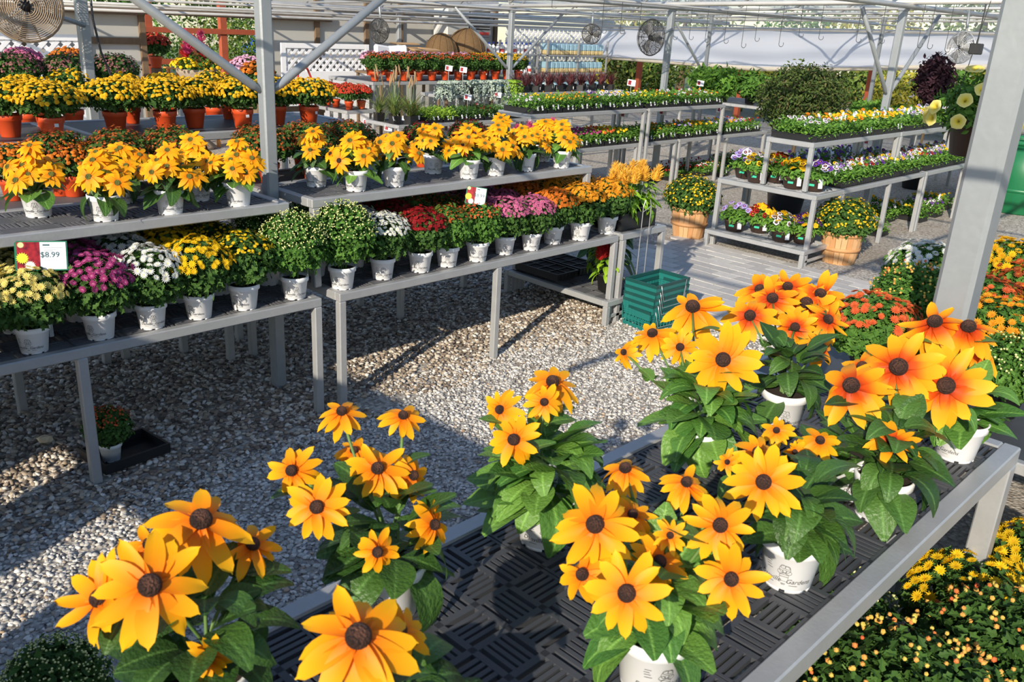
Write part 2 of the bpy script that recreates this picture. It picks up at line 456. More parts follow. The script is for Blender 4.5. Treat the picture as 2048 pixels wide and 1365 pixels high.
bench('pansy_bench', 'short two level pansy bench with bowls beside the bushel baskets', 8.13, 8.73, 3.79, 4.90, .72, [(8.15, None), (8.70, None)], shelf=(.19, 8.03, 8.62), mat=DECKL)
bench('pansy_bench', 'low bench of pansy trays past the two level bench', 8.75, 10.95, 3.80, 4.90, .72, [(8.77, None), (9.95, False), (10.92, None)], detail=False)
bench('pansy_bench', 'low bench of pansy trays running on behind the thick steel post', 10.98, 15.2, 3.80, 4.90, .72, [(11.0, None), (12.3, False), (13.6, False), (15.1, None)], detail=False)
bench('pansy_shelf', 'raised bench of pansy trays beside the round dark shrub', 8.2, 10.30, 3.94, 4.45, 1.2, [(8.22, None), (10.27, None)], detail=False, zfoot=.73)
bench('pansy_shelf', 'raised bench of yellow pansies running on behind the thick steel post', 10.33, 15.0, 3.94, 4.45, 1.2, [(10.36, None), (12.0, None), (14.9, None)], detail=False, zfoot=.73)
ZMU, ZML, YMU, YML = 1.13, .66, 7.2, 7.25
bench('bedding_shelf', 'raised bench of bedding trays across the aisle, near stretch', 7.66, 9.93, YMU, YMU + .55, ZMU, [(7.69, None), (9.9, None)], detail=False, mat=DECKM, zfoot=0)
bench('bedding_shelf', 'raised bench of bedding trays across the aisle, far stretch', 9.99, 11.9, YMU, YMU + .55, ZMU, [(10.02, None), (11.87, None)], detail=False, mat=DECKM, zfoot=0)
bench('bedding_bench', 'low bench of marigold and celosia trays across the aisle', 8.6, 10.85, YML + .02, YML + 1.05, ZML, [(8.63, None), (9.9, None), (10.82, None)], detail=False, mat=DECKM)
bench('bedding_bench', 'low bench of mixed bedding trays running on towards the dark shrub', 10.9, 13.4, YML + .02, YML + 1.05, ZML, [(10.93, None), (12.2, None), (13.35, None)], detail=False, mat=DECKM)
ZF1, ZF2, ZF3 = .7, 1.04, 1.12
bench('grass_bench', 'bench of tall grasses in black pots with price cards beneath', 7.75, 8.25, 9.78, 10.55, ZF1, [(7.78, None), (8.22, None)], detail=False, mat=DECKM)
bench('herb_bench', 'bench of lime green sedum trays beside the tall grasses', 8.3, 10.6, 9.78, 10.55, ZF1, [(8.33, None), (9.4, None), (10.57, None)], detail=False, mat=DECKM)
bench('foliage_bench', 'bench of silver trailing plants before the far mums', 8.9, 10.6, 10.2, 10.7, ZF2, [(8.93, None), (10.57, None)], detail=False, mat=DECKM)
bench('foliage_bench', 'bench of burgundy spiky plants below the lattice', 10.65, 13.3, 10.2, 10.9, ZF2, [(10.68, None), (11.9, None), (13.27, None)], detail=False, mat=DECKM)
bench('mum_bench', 'far bench of rust and pink mums in orange pots', 8.6, 12.2, 11.5, 12.7, ZF3, [(8.63, None), (10.4, None), (12.17, None)], detail=False)
bench('mum_bench', 'far low bench of red mums in orange pots', 8.0, 8.55, 11.35, 12.3, .72, [(8.03, None), (8.52, None)], detail=False)
bench('leafy_bench', 'bench of leafy green plants under the white curtain', 14.2, 15.6, 6.6, 9.6, .95, [(14.25, None), (15.55, None)], detail=False)
bench('leafy_bench', 'bench of leafy trays in front of the curtain behind the yellow pansies', 14.2, 15.6, 5.2, 6.4, .85, [(14.25, None), (15.55, None)], detail=False)

# ------------------------------------------------------------------ greenhouse frame
def pole(name, label, P, s, ztop, mats=GALV2, braces=()):
    t = thing(name, label, 'post', (P[0], P[1], 0), 0, None)
    obj('shaft', MB().bbox((-s / 2, -s / 2, 0), (s / 2, s / 2, ztop), s * .12).mesh('shaft', mats), t)
    obj('bracket', MB().bbox((-s * .62, -s * .62, ztop - .05), (s * .62, s * .62, ztop + .01), .005).mesh('bracket', GALV2), t)
    for (dx, dy, z0, dz, r) in braces:
        L = math.hypot(dx, dy); ux, uy = dx / L, dy / L
        obj('brace', MB().tube([(ux * s * .5, uy * s * .5, z0), (ux * (s * .5 + .05), uy * (s * .5 + .05), z0 + .05 * dz / L), (dx, dy, z0 + dz)], [r * .55, r, r], 10).mesh('brace', GALV2, True), t)
    return t
def gz(y): return 2.72 - .036 * y      # gutters fall towards the back
pole('greenhouse_post', 'tall square steel post with two braces between the rudbeckia shelves', (2.59, 4.42), .072, gz(4.45), braces=((1.3, 0, 1.75, .86, .024), (-1.3, 0, 1.75, .86, .024)))
pole('greenhouse_post', 'thick square steel post rising beside the front flower bench', (3.375, .97), .128, 2.75)
pole('greenhouse_post', 'square steel post with a dangling cable beside the big round fan', (2.93, 7.8), .085, gz(7.8), braces=())
pole('greenhouse_post', 'steel post with two braces above the yellow pansies', (11.22, 4.55), .085, gz(4.55), braces=((1.15, 0, 1.55, .95, .025), (-1.15, 0, 1.55, .95, .025)))
pole('greenhouse_post', 'steel post with a fan, rising behind the bedding trays', (11.18, 7.85), .085, gz(7.8))
pole('greenhouse_post', 'steel post with two braces by the burgundy spiky plants', (11.25, 11.15), .085, gz(11.15), braces=((1.3, 0, 1.35, .95, .025), (-1.3, 0, 1.35, .95, .025)))
pole('greenhouse_post', 'thin steel post among the far pink mums', (11.4, 14.4), .085, gz(14.4))
pole('curtain_post', 'round pipe post in front of the white curtain with one brace', (15.2, 9.75), .06, 2.45, braces=((-1.2, .0, 1.35, .95, .025),))
pole('curtain_post', 'round pipe post in front of the white curtain above the dark shrub', (15.2, 6.45), .06, 2.5)
def pipe(label, a, b_, r=.024, name='roof_pipe'):
    c = (np.array(a) + np.array(b_)) / 2
    return tag(obj(name, MB().tube([np.array(a) - c, np.array(b_) - c], r, 8).mesh(name, PIPE, True), None, c), label, 'pipe', 'greenhouse roof pipes')
k = 0
for y in (1.1, 4.45, 7.8, 11.15, 14.4):
    w_ = ORD[k]; k += 1
    pipe('long roof pipe over the %s row of posts' % w_, (-1.5, y, gz(y)), (18.1, y, gz(y)), .03)
    if y > 3: pipe('upper truss pipe above the %s row of posts' % w_, (2.0, y, gz(y) + .3), (18.1, y, gz(y) + .3), .022)
k = 0
for x in (1.2, 2.9, 4.6, 6.2, 7.9, 9.5, 11.2, 12.9, 14.5, 16.2, 17.8):
    pipe('cross pipe of the roof, %s in from the near side' % ORD[k], (x, -1.0, gz(-1) + .05), (x, 14.8, gz(14.8) + .05), .021 if x not in (2.9, 11.2) else .032); k += 1
k = 0
for y in (6.2, 9.4, 12.6):
    pipe('thin wire pipe slung between the roof rows, %s from the front' % ORD[k], (3.5, y, gz(y) - .06), (16.2, y, gz(y) - .12), .012); k += 1
k = 0
for y, z in ((14.05, 2.0), (14.2, 2.09), (14.35, 2.16), (14.5, 2.05), (14.62, 2.22)):
    pipe('pipe running along the top of the back wall, %s from the inside' % ORD[k], (2.2, y, z - .04), (18.1, y, z + .02), .022); k += 1
# roof sheets of milky film far over the aisle
def film_mat(name, col, tr, tl):
    m, nt, b, out = new_mat(name)
    t = nt.nodes.new('ShaderNodeBsdfTransparent'); t.inputs[0].default_value = (1, 1, 1, 1)
    l = nt.nodes.new('ShaderNodeBsdfTranslucent'); l.inputs[0].default_value = c4(col)
    b.inputs['Base Color'].default_value = c4(col); b.inputs['Roughness'].default_value = .4
    m1 = nt.nodes.new('ShaderNodeMixShader'); m1.inputs[0].default_value = tl
    nt.links.new(b.outputs[0], m1.inputs[1]); nt.links.new(l.outputs[0], m1.inputs[2])
    m2 = nt.nodes.new('ShaderNodeMixShader'); m2.inputs[0].default_value = tr
    nt.links.new(m1.outputs[0], m2.inputs[1]); nt.links.new(t.outputs[0], m2.inputs[2]); nt.links.new(m2.outputs[0], out.inputs[0])
    return m
FILM = film_mat('milky_roof_film', (.85, .87, .90), .74, .6)
for i, (ya, yb) in enumerate(((1.1, 4.45), (4.45, 7.8), (7.8, 11.15), (11.15, 14.4))):
    b = MB(); nseg = 8; Vs = []
    for x in (11.2, 18.1):
        for j in range(nseg + 1):
            y = ya + (yb - ya) * j / nseg; Vs.append((x, y, gz(y) + .12 + .75 * math.sin(math.pi * j / nseg)))
    b.add(Vs, [(j, j + 1, nseg + 2 + j, nseg + 1 + j) for j in range(nseg)])
    o = tag(obj('ceiling_film', b.mesh('ceiling_film', FILM, True)), 'arched roof film sheet over the %s bay from the front' % ORD[i], 'roof', None, 'structure')
    sm = o.modifiers.new('thickness', 'SOLIDIFY'); sm.thickness = .003
    for x in (11.2, 12.9, 14.6, 16.3, 18.0):
        bow = [(x, ya + (yb - ya) * j / nseg, gz(ya + (yb - ya) * j / nseg) + .10 + .75 * math.sin(math.pi * j / nseg)) for j in range(nseg + 1)]
        obj('roof_bow', MB().tube(bow, .018, 6).mesh('roof_bow', PIPE, True), o)
# unseen boarded wall added to shade the aisle; gaps and height shape the sunlight
wl = tag(obj('wall_added_shade', MB().bbox((-1.06, -1.2, 0), (-1.0, 2.32, .06), .01).mesh('wall_added_shade', WOODD)), 'unseen boarded wall added to shade the aisle', 'wall', None, 'structure')
zz = .06; hb = .264
for i in range(7):
    for y0, y1 in (((-1.2, 2.34), (2.70, 3.16), (3.46, 4.16), (4.42, 4.8)) if i < 4 else (((-1.2, 4.8),) if i < 6 else ((.95, 4.8),))):
        obj('plank', MB().bbox((-1.05, y0, zz), (-1.01, y1, zz + hb - .004), .004).mesh('plank', WOODD), wl)
    zz += hb
for y in (-1.15, .99, 2.28, 2.76, 3.1, 3.52, 4.1, 4.48): obj('stud', MB().bbox((-1.14, y - .04, 0), (-1.06, y + .04, zz - hb), .004).mesh('stud', WOODD), wl)
# ------------------------------------------------------------------ plant pieces
def grid_faces(nu, nv):
    return [(j * nu + i, j * nu + i + 1, (j + 1) * nu + i + 1, (j + 1) * nu + i) for j in range(nv - 1) for i in range(nu - 1)]
def petal_tm(curl=.15, cup=.06, wid=.2, seed=0, nu=5, nv=8):
    r = np.random.default_rng(seed); V = []; T = []
    for j in range(nv):
        t = j / (nv - 1); w = wid * (.45 + .75 * math.sin(math.pi * min(1, t * .92 + .1)) ** .8) * (1 if t < .85 else (1 - (t - .85) / .15 * .72))
        for i in range(nu):
            u = -1 + 2 * i / (nu - 1)
            y = .12 + .88 * t - (.04 * abs(u) ** 2 if t > .9 else 0)
            z = -curl * t ** 2 + cup * u * u * (1 - .5 * t) + .012 * math.cos(u * math.pi * 3) + r.normal(0, .006)
            V.append((u * w + .03 * math.sin(seed + t * 3), y, z)); T.append(t)
    return np.array(V), grid_faces(nu, nv), np.array(T)
def leaf_tm(droop=.35, wid=.26, seed=0, nu=5, nv=9, fold=.10, point=1.0):
    r = np.random.default_rng(seed); V = []; T = []
    for j in range(nv):
        t = j / (nv - 1); w = wid * (math.sin(math.pi * (t * .93 + .035) ** .85) ** point) + .012
        for i in range(nu):
            u = -1 + 2 * i / (nu - 1)
            a = droop * t * 1.3
            y = math.sin(a) / droop / 1.3 if droop > .01 else t; z = -(1 - math.cos(a)) / droop / 1.3 if droop > .01 else 0
            V.append((u * w, y, z + fold * abs(u) * w * 2 + .02 * math.sin(7 * t + seed + u * 2) * abs(u))); T.append(abs(u))
    return np.array(V), grid_faces(nu, nv), np.array(T)
def mumleaf_tm():
    V = [(0, 0, 0), (.26, .22, .05), (.17, .42, .03), (.36, .6, .07), (.16, .74, .03), (0, 1, -.08), (-.16, .74, .03), (-.36, .6, .07), (-.17, .42, .03), (-.26, .22, .05), (0, .5, -.03)]
    F = [(10, i, (i + 1) % 10) for i in range(10)]
    return np.array(V), F, np.zeros(11)
def simpleleaf_tm(w=.22):
    return np.array([(0, 0, 0), (w, .35, .05), (w * .8, .65, .03), (0, 1, -.12), (-w * .8, .65, .03), (-w, .35, .05), (0, .5, -.03)]), [(6, i, (i + 1) % 6) for i in range(6)], np.zeros(7)
def daisy_tm(n=10, layers=2, cup=.15, wid=.3, cen=.12):
    """bloom of unit radius; petals meet at the middle so a bloom is one island"""
    V = [(0, 0, .10)]; T = [0.0]; F = []
    for l in range(layers):
        R_ = 1 - .3 * l; zo = .10 * l
        for k in range(n):
            a = 2 * math.pi * (k + .5 * l) / n; ca, sa = math.cos(a), math.sin(a); b0 = len(V)
            for (y, x, z, t) in ((.55 * R_, wid * .55, cup * .3, .5), (R_, 0, cup * (1 + l * .8), 1.0), (.55 * R_, -wid * .55, cup * .3, .5)):
                V.append((y * ca - x * sa, y * sa + x * ca, z + zo)); T.append(t)
            F.append((0, b0 + 2, b0 + 1, b0))
    b0 = len(V); m = 6
    for k in range(m):
        a = 2 * math.pi * k / m; V.append((cen * math.cos(a), cen * math.sin(a), .14)); T.append(.05)
    V.append((0, 0, .2)); T.append(0.0)
    F += [(b0 + k, b0 + (k + 1) % m, b0 + m) for k in range(m)] + [(0, b0 + (k + 1) % m, b0 + k) for k in range(m)]
    return np.array(V), F, np.array(T)
def pompon_tm(n=7):
    """low domed double bloom"""
    V = [(0, 0, .45)]; T = [0.3]; F = []
    for (r_, z, t, off) in ((.45, .36, .55, 0), (.8, .14, .8, .5), (1.0, -.12, 1.0, 0)):
        for k in range(n):
            a = 2 * math.pi * (k + off) / n; w = 1 + .12 * (k % 2); V.append((r_ * w * math.cos(a), r_ * w * math.sin(a), z)); T.append(t)
    F = [(0, 1 + k, 1 + (k + 1) % n) for k in range(n)]
    for l in range(2):
        a0, b0 = 1 + l * n, 1 + (l + 1) * n
        for k in range(n): F.append((a0 + k, b0 + k, b0 + (k + 1) % n, a0 + (k + 1) % n))
    return np.array(V), F, np.array(T)
def bud_tm():
    V, F = ico(); V = V.copy(); return V * np.array([1, 1, 1.1]), F, (V[:, 2] + 1) / 2
def pansy_tm():
    V = [(0, 0, .05)]; T = [0.0]; m = 10
    for (r_, t, z) in ((.22, .25, .04), (.6, .6, .06), (1.0, 1.0, -.02)):
        for k in range(m):
            a = 2 * math.pi * k / m; w = 1 if r_ < .9 else (1.05 if k % 2 == 0 else .86)
            V.append((r_ * w * math.cos(a), r_ * w * math.sin(a), z)); T.append(t)
    F = [(0, 1 + k, 1 + (k + 1) % m) for k in range(m)]
    for l in range(2):
        for k in range(m): F.append((1 + l * m + k, 1 + (l + 1) * m + k, 1 + (l + 1) * m + (k + 1) % m, 1 + l * m + (k + 1) % m))
    return np.array(V), F, np.array(T)
def trumpet_tm():
    V = []; T = []; n = 10; prof = [(.08, -.9, 0), (.14, -.45, .1), (.3, -.12, .35), (.8, .1, .8), (1.0, .0, 1.0)]
    for r_, z, t in prof:
        for k in range(n):
            a = 2 * math.pi * k / n; w = 1 + (.1 if k % 2 and r_ > .5 else 0); V.append((r_ * w * math.cos(a), r_ * w * math.sin(a), z)); T.append(t)
    return np.array(V), [(l * n + k, l * n + (k + 1) % n, (l + 1) * n + (k + 1) % n, (l + 1) * n + k) for l in range(len(prof) - 1) for k in range(n)], np.array(T)
MUML, SIML = mumleaf_tm(), simpleleaf_tm()
DAISY, DAISY1, POMP, BUD, PANSY, TRUMP = daisy_tm(12, 2), daisy_tm(9, 1, .1, .42, .2), pompon_tm(), bud_tm(), pansy_tm(), trumpet_tm()

# colours of leaves and petals
MUMG = leafy('mum_leaf_green', (.030, .075, .016), (.075, .16, .03), .18)
MUMG2 = leafy('mum_leaf_fresh', (.045, .12, .018), (.11, .24, .04), .22)
PANG = leafy('pansy_leaf_green', (.06, .16, .025), (.17, .34, .05), .28)
DARKG = leafy('shrub_leaf_dark', (.025, .045, .012), (.085, .13, .03), .15, c3=(.14, .10, .05))
LIMEG = leafy('lime_leaf', (.16, .32, .03), (.38, .55, .06), .3)
SILVG = leafy('silver_leaf', (.26, .33, .27), (.48, .55, .46), .15)
BURG = leafy('burgundy_leaf', (.07, .018, .022), (.19, .06, .06), .2)
PURP = leafy('purple_black_leaf', (.018, .008, .014), (.05, .02, .03), .15)
TREEG = leafy('tree_leaf_green', (.05, .10, .018), (.17, .26, .05), .25, c3=(.30, .26, .06))
YELG = leafy('yellow_green_leaf', (.20, .24, .03), (.50, .42, .06), .25)
GRASSG = leafy('grass_blade', (.09, .16, .03), (.22, .27, .07), .2, c3=(.30, .17, .08))
def flat_petals(name, c, cen=None, var=.25, trans=.25):
    cen = c if cen is None else cen
    return petaly(name, [(0, cen), (.18, cen), (.4, tuple(x * .85 for x in c)), (1, c)], trans, var)
YEL = flat_petals('petal_golden_yellow', (.86, .48, .012), (.75, .30, .006))
YEL2 = flat_petals('petal_bright_yellow', (.95, .62, .015), (.85, .48, .01))
PALEY = flat_petals('petal_pale_yellow', (.90, .76, .24), (.80, .62, .12))
WHITE = flat_petals('petal_white', (.88, .88, .84), (.85, .80, .45), .08)
MAGENTA = flat_petals('petal_magenta', (.46, .06, .22), (.62, .22, .36))
PINK = flat_petals('petal_pink', (.68, .18, .34), (.5, .07, .17))
LPINK = flat_petals('petal_lilac_pink', (.78, .42, .58), (.66, .3, .44))
DRED = flat_petals('petal_dark_red', (.33, .012, .016), (.25, .01, .01), .4)
RED = flat_petals('petal_red', (.62, .06, .03), (.5, .03, .02), .3)
RUST = flat_petals('petal_rust', (.46, .085, .02), (.55, .2, .03), .4)
ORANGE = flat_petals('petal_orange', (.80, .22, .02), (.7, .14, .02), .3)
GOLDOR = flat_petals('petal_gold_orange', (.86, .36, .02), (.75, .26, .01), .25)
DUSTY = flat_petals('petal_dusty_pink', (.36, .15, .15), (.25, .08, .08), .4)
SALMON = flat_petals('petal_salmon_orange', (.78, .15, .045), (.7, .1, .03), .3)
BUDC = petaly('bud_cream', [(0, (.12, .22, .04)), (.4, (.30, .38, .09)), (.7, (.72, .70, .28)), (1, (.85, .80, .45))], .1, .2)
BUDO = leafy('bud_orange_mix', (.62, .52, .10), (.72, .30, .07), .1, .6, (.68, .12, .04))
def pansy_mat(name, c, blot, eye=(.85, .55, .02)):
    return petaly(name, [(0, eye), (.1, eye), (.28, blot), (.5, blot), (.62, c), (1, c)], .2, .15)
PAN_Y = pansy_mat('pansy_yellow', (.90, .52, .01), (.75, .36, .01)); PAN_YB = pansy_mat('pansy_yellow_blotch', (.90, .55, .01), (.10, .02, .015))
PAN_W = pansy_mat('pansy_white_blotch', (.82, .80, .86), (.09, .015, .10)); PAN_P = pansy_mat('pansy_purple', (.14, .045, .36), (.035, .01, .10))
PAN_V = pansy_mat('pansy_lavender', (.45, .38, .72), (.16, .06, .35)); PAN_O = pansy_mat('pansy_orange', (.85, .24, .01), (.6, .14, .01)); PAN_R = pansy_mat('pansy_red', (.42, .02, .02), (.08, .01, .01))
RUD_P = petaly('rudbeckia_petal', [(0, (.80, .17, .008)), (.3, (.95, .30, .008)), (.62, (1.0, .42, .008)), (1, (1.0, .55, .014))], .3, .12, .5)
RUD_R = petaly('rudbeckia_petal_red_base', [(0, (.40, .03, .006)), (.25, (.72, .10, .008)), (.5, (.98, .34, .01)), (1, (1.0, .52, .02))], .3, .12, .5)
RUD_M = petaly('rudbeckia_petal_golden', [(0, (.85, .22, .008)), (.3, (.98, .38, .008)), (1, (1.0, .54, .014))], .3, .15, .5)
def cone_mat(name, a, b_, c_):
    m, nt, b, out = new_mat(name)
    nt.links.new(ramp(nt, attr(nt, 't'), [(0, a), (.55, b_), (1, c_)]), b.inputs['Base Color'])
    b.inputs['Roughness'].default_value = .8; bump(nt, b, noise(nt, 22), 1.0, .15); return m
CONE = cone_mat('rudbeckia_cone_brown', (.03, .012, .006), (.085, .030, .015), (.22, .085, .045))
CONEG = cone_mat('rudbeckia_cone_green', (.22, .20, .03), (.42, .40, .05), (.30, .36, .05))
def rleaf_mat(name, d, l):
    m, nt, b, out = new_mat(name)
    oi = nt.nodes.new('ShaderNodeObjectInfo')
    base = mixc(nt, d, l, oi.outputs['Random'])
    rib = ramp(nt, attr(nt, 't'), [(0, (1, 1, 1)), (.05, (.6, .6, .6)), (.16, (0, 0, 0))])
    bw = nt.nodes.new('ShaderNodeRGBToBW'); nt.links.new(rib, bw.inputs[0])
    mf = nt.nodes.new('ShaderNodeMath'); mf.operation = 'MULTIPLY'; mf.inputs[1].default_value = .5; nt.links.new(bw.outputs[0], mf.inputs[0])
    col = mixc(nt, base, tuple(min(1, x * 2.2 + .03) for x in l), mf.outputs[0])
    nt.links.new(col, b.inputs['Base Color']); b.inputs['Roughness'].default_value = .42; b.inputs['Specular IOR Level'].default_value = .4
    bump(nt, b, noise(nt, 16, 3), .25, .05)
    t = nt.nodes.new('ShaderNodeBsdfTranslucent'); nt.links.new(col, t.inputs['Color'])
    mx = nt.nodes.new('ShaderNodeMixShader'); mx.inputs[0].default_value = .2
    nt.links.new(b.outputs[0], mx.inputs[1]); nt.links.new(t.outputs[0], mx.inputs[2]); nt.links.new(mx.outputs[0], out.inputs[0])
    return m
RLEAF = rleaf_mat('rudbeckia_leaf', (.028, .075, .016), (.075, .17, .03))
RLEAFL = rleaf_mat('rudbeckia_leaf_light', (.06, .17, .03), (.15, .30, .05))
CLEAF = rleaf_mat('celosia_leaf', (.16, .36, .02), (.32, .52, .03))

# ------------------------------------------------------------------ pots
def white_pot_mesh(h=.13, rt=.0775, rb=.058):
    b = MB(); n = 36
    rr_ = lambda z: rb + (rt * .955 - rb) * z / h
    b.lathe([(rb * .9, .004), (rb, .008), (rr_(h * .78), h * .78), (rt, h * .80), (rt * 1.01, h * .985), (rt * .985, h), (rt * .93, h * .99), (rt * .90, h * .86)], n)
    # feet between drainage notches
    for k in range(6):
        a0 = k * math.pi / 3 + .12; V = []
        for a in np.linspace(a0, a0 + .8, 5):
            for r_, z in ((rb * 1.0, .012), (rb * .985, 0), (rb * .86, 0), (rb * .86, .012)): V.append((r_ * math.cos(a), r_ * math.sin(a), z))
        b.add(V, [(i * 4 + j, (i + 1) * 4 + j, (i + 1) * 4 + (j + 1) % 4, i * 4 + (j + 1) % 4) for i in range(4) for j in range(4)] + [(0, 1, 2, 3), (19, 18, 17, 16)])
    b.lathe([(rt * .9, h * .88), (.001, h * .9)], n, 1, cap0=False)
    return b.mesh('white_pot', [WHITEP, SOIL], True)
POT_H = .13
WPOT = white_pot_mesh()
def text_mesh(body, size, shear=0.0, align='CENTER', bold=0.0):
    cu = bpy.data.curves.new('lettering', 'FONT'); cu.body = body; cu.size = size; cu.shear = shear; cu.align_x = align; cu.resolution_u = 2; cu.offset = bold
    o = bpy.data.objects.new('lettering', cu); COL.objects.link(o)
    dg = bpy.context.evaluated_depsgraph_get(); me = bpy.data.meshes.new_from_object(o.evaluated_get(dg))
    V = np.array([v.co[:] for v in me.vertices]); F = [tuple(p.vertices) for p in me.polygons]
    bpy.data.objects.remove(o); bpy.data.curves.remove(cu); bpy.data.meshes.remove(me)
    return V, F
def line_art(pts, w):
    """flat ribbon along 2-D points"""
    P = np.array(pts, float); T_ = np.gradient(P, axis=0); N_ = np.column_stack([-T_[:, 1], T_[:, 0]]); N_ /= np.linalg.norm(N_, axis=1)[:, None] + 1e-9
    V = np.concatenate([P + N_ * w / 2, P - N_ * w / 2]); n = len(P)
    return np.column_stack([V, np.zeros(2 * n)]), [(i, i + 1, n + i + 1, n + i) for i in range(n - 1)]
def pot_print():
    b = MB(); h, rt, rb = .13, .0775, .058
    def wrap(V, u0, z0):
        V = np.asarray(V); z = z0 + V[:, 1]; r_ = rb + (rt * .955 - rb) * z / h + .0006; a = (u0 + V[:, 0]) / .068
        return np.column_stack([r_ * np.cos(a), r_ * np.sin(a), z])
    for rep in (0.0, math.pi * .068):
        for body, u in (('Danville', -.037), ('Gardens', .037)):
            V, F = text_mesh(body, .0185, .35)
            b.add(wrap(V, u + rep, .030), F)
        for u, z, w in ((-.036, .024, .022), (.026, .024, .022), (-.04, .079, .014), (-.042, .073, .012), (-.04, .067, .014), (-.038, .060, .016)):   # small print, too fine to read
            V, F = line_art(np.array([(-w / 2, 0), (0, .0002), (w / 2, 0)]), .0012); b.add(wrap(V, u + rep, z), F)
        # the sketched mum in its box
        for cx, cy, r_ in ((0, .068, .0135), (-.010, .060, .007), (.010, .060, .007), (-.005, .075, .006), (.006, .074, .006), (0, .063, .005)):
            t = np.linspace(0, 2 * math.pi, 15); V, F = line_art(np.column_stack([cx + r_ * np.cos(t), cy + r_ * .8 * np.sin(t)]), .0009); b.add(wrap(V, rep, 0), F)
        for L in ([(-.011, .053), (-.010, .034), (.010, .034), (.011, .053), (-.011, .053)], [(-.011, .047), (.011, .047)], [(-.006, .027), (.006, .027)], [(-.005, .0245), (.005, .0245)]):
            V, F = line_art(np.array(L), .0011); b.add(wrap(V, rep, 0), F)
    return b.mesh('pot_print', PRINTM)
PRINT = pot_print()
OPOT_H = .125
OPOT = MB().lathe([(.046, 0), (.050, .004), (.064, .092), (.069, .094), (.0715, .121), (.069, .125), (.064, .121), (.060, .10)], 24).lathe([(.061, .108), (.001, .112)], 24, 1, cap0=False).mesh('orange_pot', [ORANGEP, SOIL], True)
TAGMESH = MB().box((-.011, -.001, 0), (.011, .001, .028)).mesh('care_label', TAGW)
def put_pot(t, kind, rz=0.0, prn=True, s=1.0, tagged=False):
    if kind == 'white':
        p = obj('pot', WPOT, t, None, (0, 0, rz), s)
        if prn: obj('pot_print', PRINT, p)
    else:
        p = obj('pot', OPOT, t, None, (0, 0, rz), s)
        if tagged: obj('care_label', TAGMESH, p, (.068 * math.cos(-1.2), .068 * math.sin(-1.2), .075), (-.1, 0, -1.2 + math.pi / 2))
    return p

# ------------------------------------------------------------------ chrysanthemums
def dome(rng_, n, R_, H_, zc, tmax, jitter=.06, inner=1.0, flat=1.0):
    ct = 1 - rng_.uniform(0, 1, n) * (1 - math.cos(tmax)); th = np.arccos(ct); ph = rng_.uniform(0, 2 * np.pi, n)
    rad = (inner + (1 - inner) * rng_.uniform(0, 1, n) ** .5) * (1 + rng_.normal(0, jitter, n))
    d = np.column_stack([np.sin(th) * np.cos(ph), np.sin(th) * np.sin(ph), np.cos(th)])
    low = np.where(th > np.pi / 2, 1 - .45 * (th - np.pi / 2) / (np.pi / 3), 1.0)
    P = np.column_stack([d[:, 0] * R_ * rad * low, d[:, 1] * R_ * rad * low, zc + d[:, 2] * H_ * rad])
    N_ = np.column_stack([d[:, 0] / R_, d[:, 1] / R_, d[:, 2] / H_]); N_ /= np.linalg.norm(N_, axis=1)[:, None]
    return P, N_
_fol, _blo = {}, {}
def mum_foliage(key, R_, H_, zc, n, size, seed, tm=MUML, mat=MUMG, tmax=2.15):
    k = (key, seed)
    if k in _fol: return _fol[k]
    r = np.random.default_rng(seed + 100)
    P, N_ = dome(r, n, R_ * .97, H_ * .95, zc, tmax, .05, .62)
    Nn = N_ + r.normal(0, .55, N_.shape) + np.array([0, 0, .35])
    b = MB(); b.inst(tm, rotmats(Nn, rng=r) * (size * r.uniform(.7, 1.25, (n, 1, 1))), P)
    # inner mass of shaded stems and leaves
    P2, N2 = dome(r, n // 3, R_ * .66, H_ * .66, zc, 2.4, .08, .5)
    b.inst(tm, rotmats(N2 + r.normal(0, .7, N2.shape), rng=r) * (size * 1.3), P2)
    for i in range(12):
        a = r.uniform(0, 6.28); e = r.uniform(.2, .85)
        b.tube([(0.02 * math.cos(a), .02 * math.sin(a), .09), (R_ * .35 * e * math.cos(a), R_ * .35 * e * math.sin(a), zc), (R_ * .8 * e * math.cos(a), R_ * .8 * e * math.sin(a), zc + H_ * .75 * math.sqrt(1 - .6 * e * e))], .0025, 4, 1)
    _fol[k] = b.mesh('foliage', [mat, TWIG], False); return _fol[k]
def mum_blooms(key, R_, H_, zc, n, size, seed, tm, tmax=1.35, jit=.04):
    k = (key, seed)
    if k in _blo: return _blo[k]
    r = np.random.default_rng(seed + 500)
    P, N_ = dome(r, n * 3, R_ * 1.02, H_ * 1.03, zc, tmax, jit, 1.0)
    keep = []; md = size * 1.15                      # blooms do not sit inside each other
    for i in range(len(P)):
        if len(keep) >= n: break
        if not keep or np.min(np.sum((P[keep] - P[i]) ** 2, 1)) > md * md: keep.append(i)
    P, N_ = P[keep], N_[keep]
    Ms = rotmats(N_ + r.normal(0, .25, N_.shape), rng=r) * (size * r.uniform(.8, 1.2, (len(P), 1, 1)))
    _blo[k] = (P, Ms, MB().inst(tm, Ms, P).mesh('blooms', YEL)); return _blo[k]
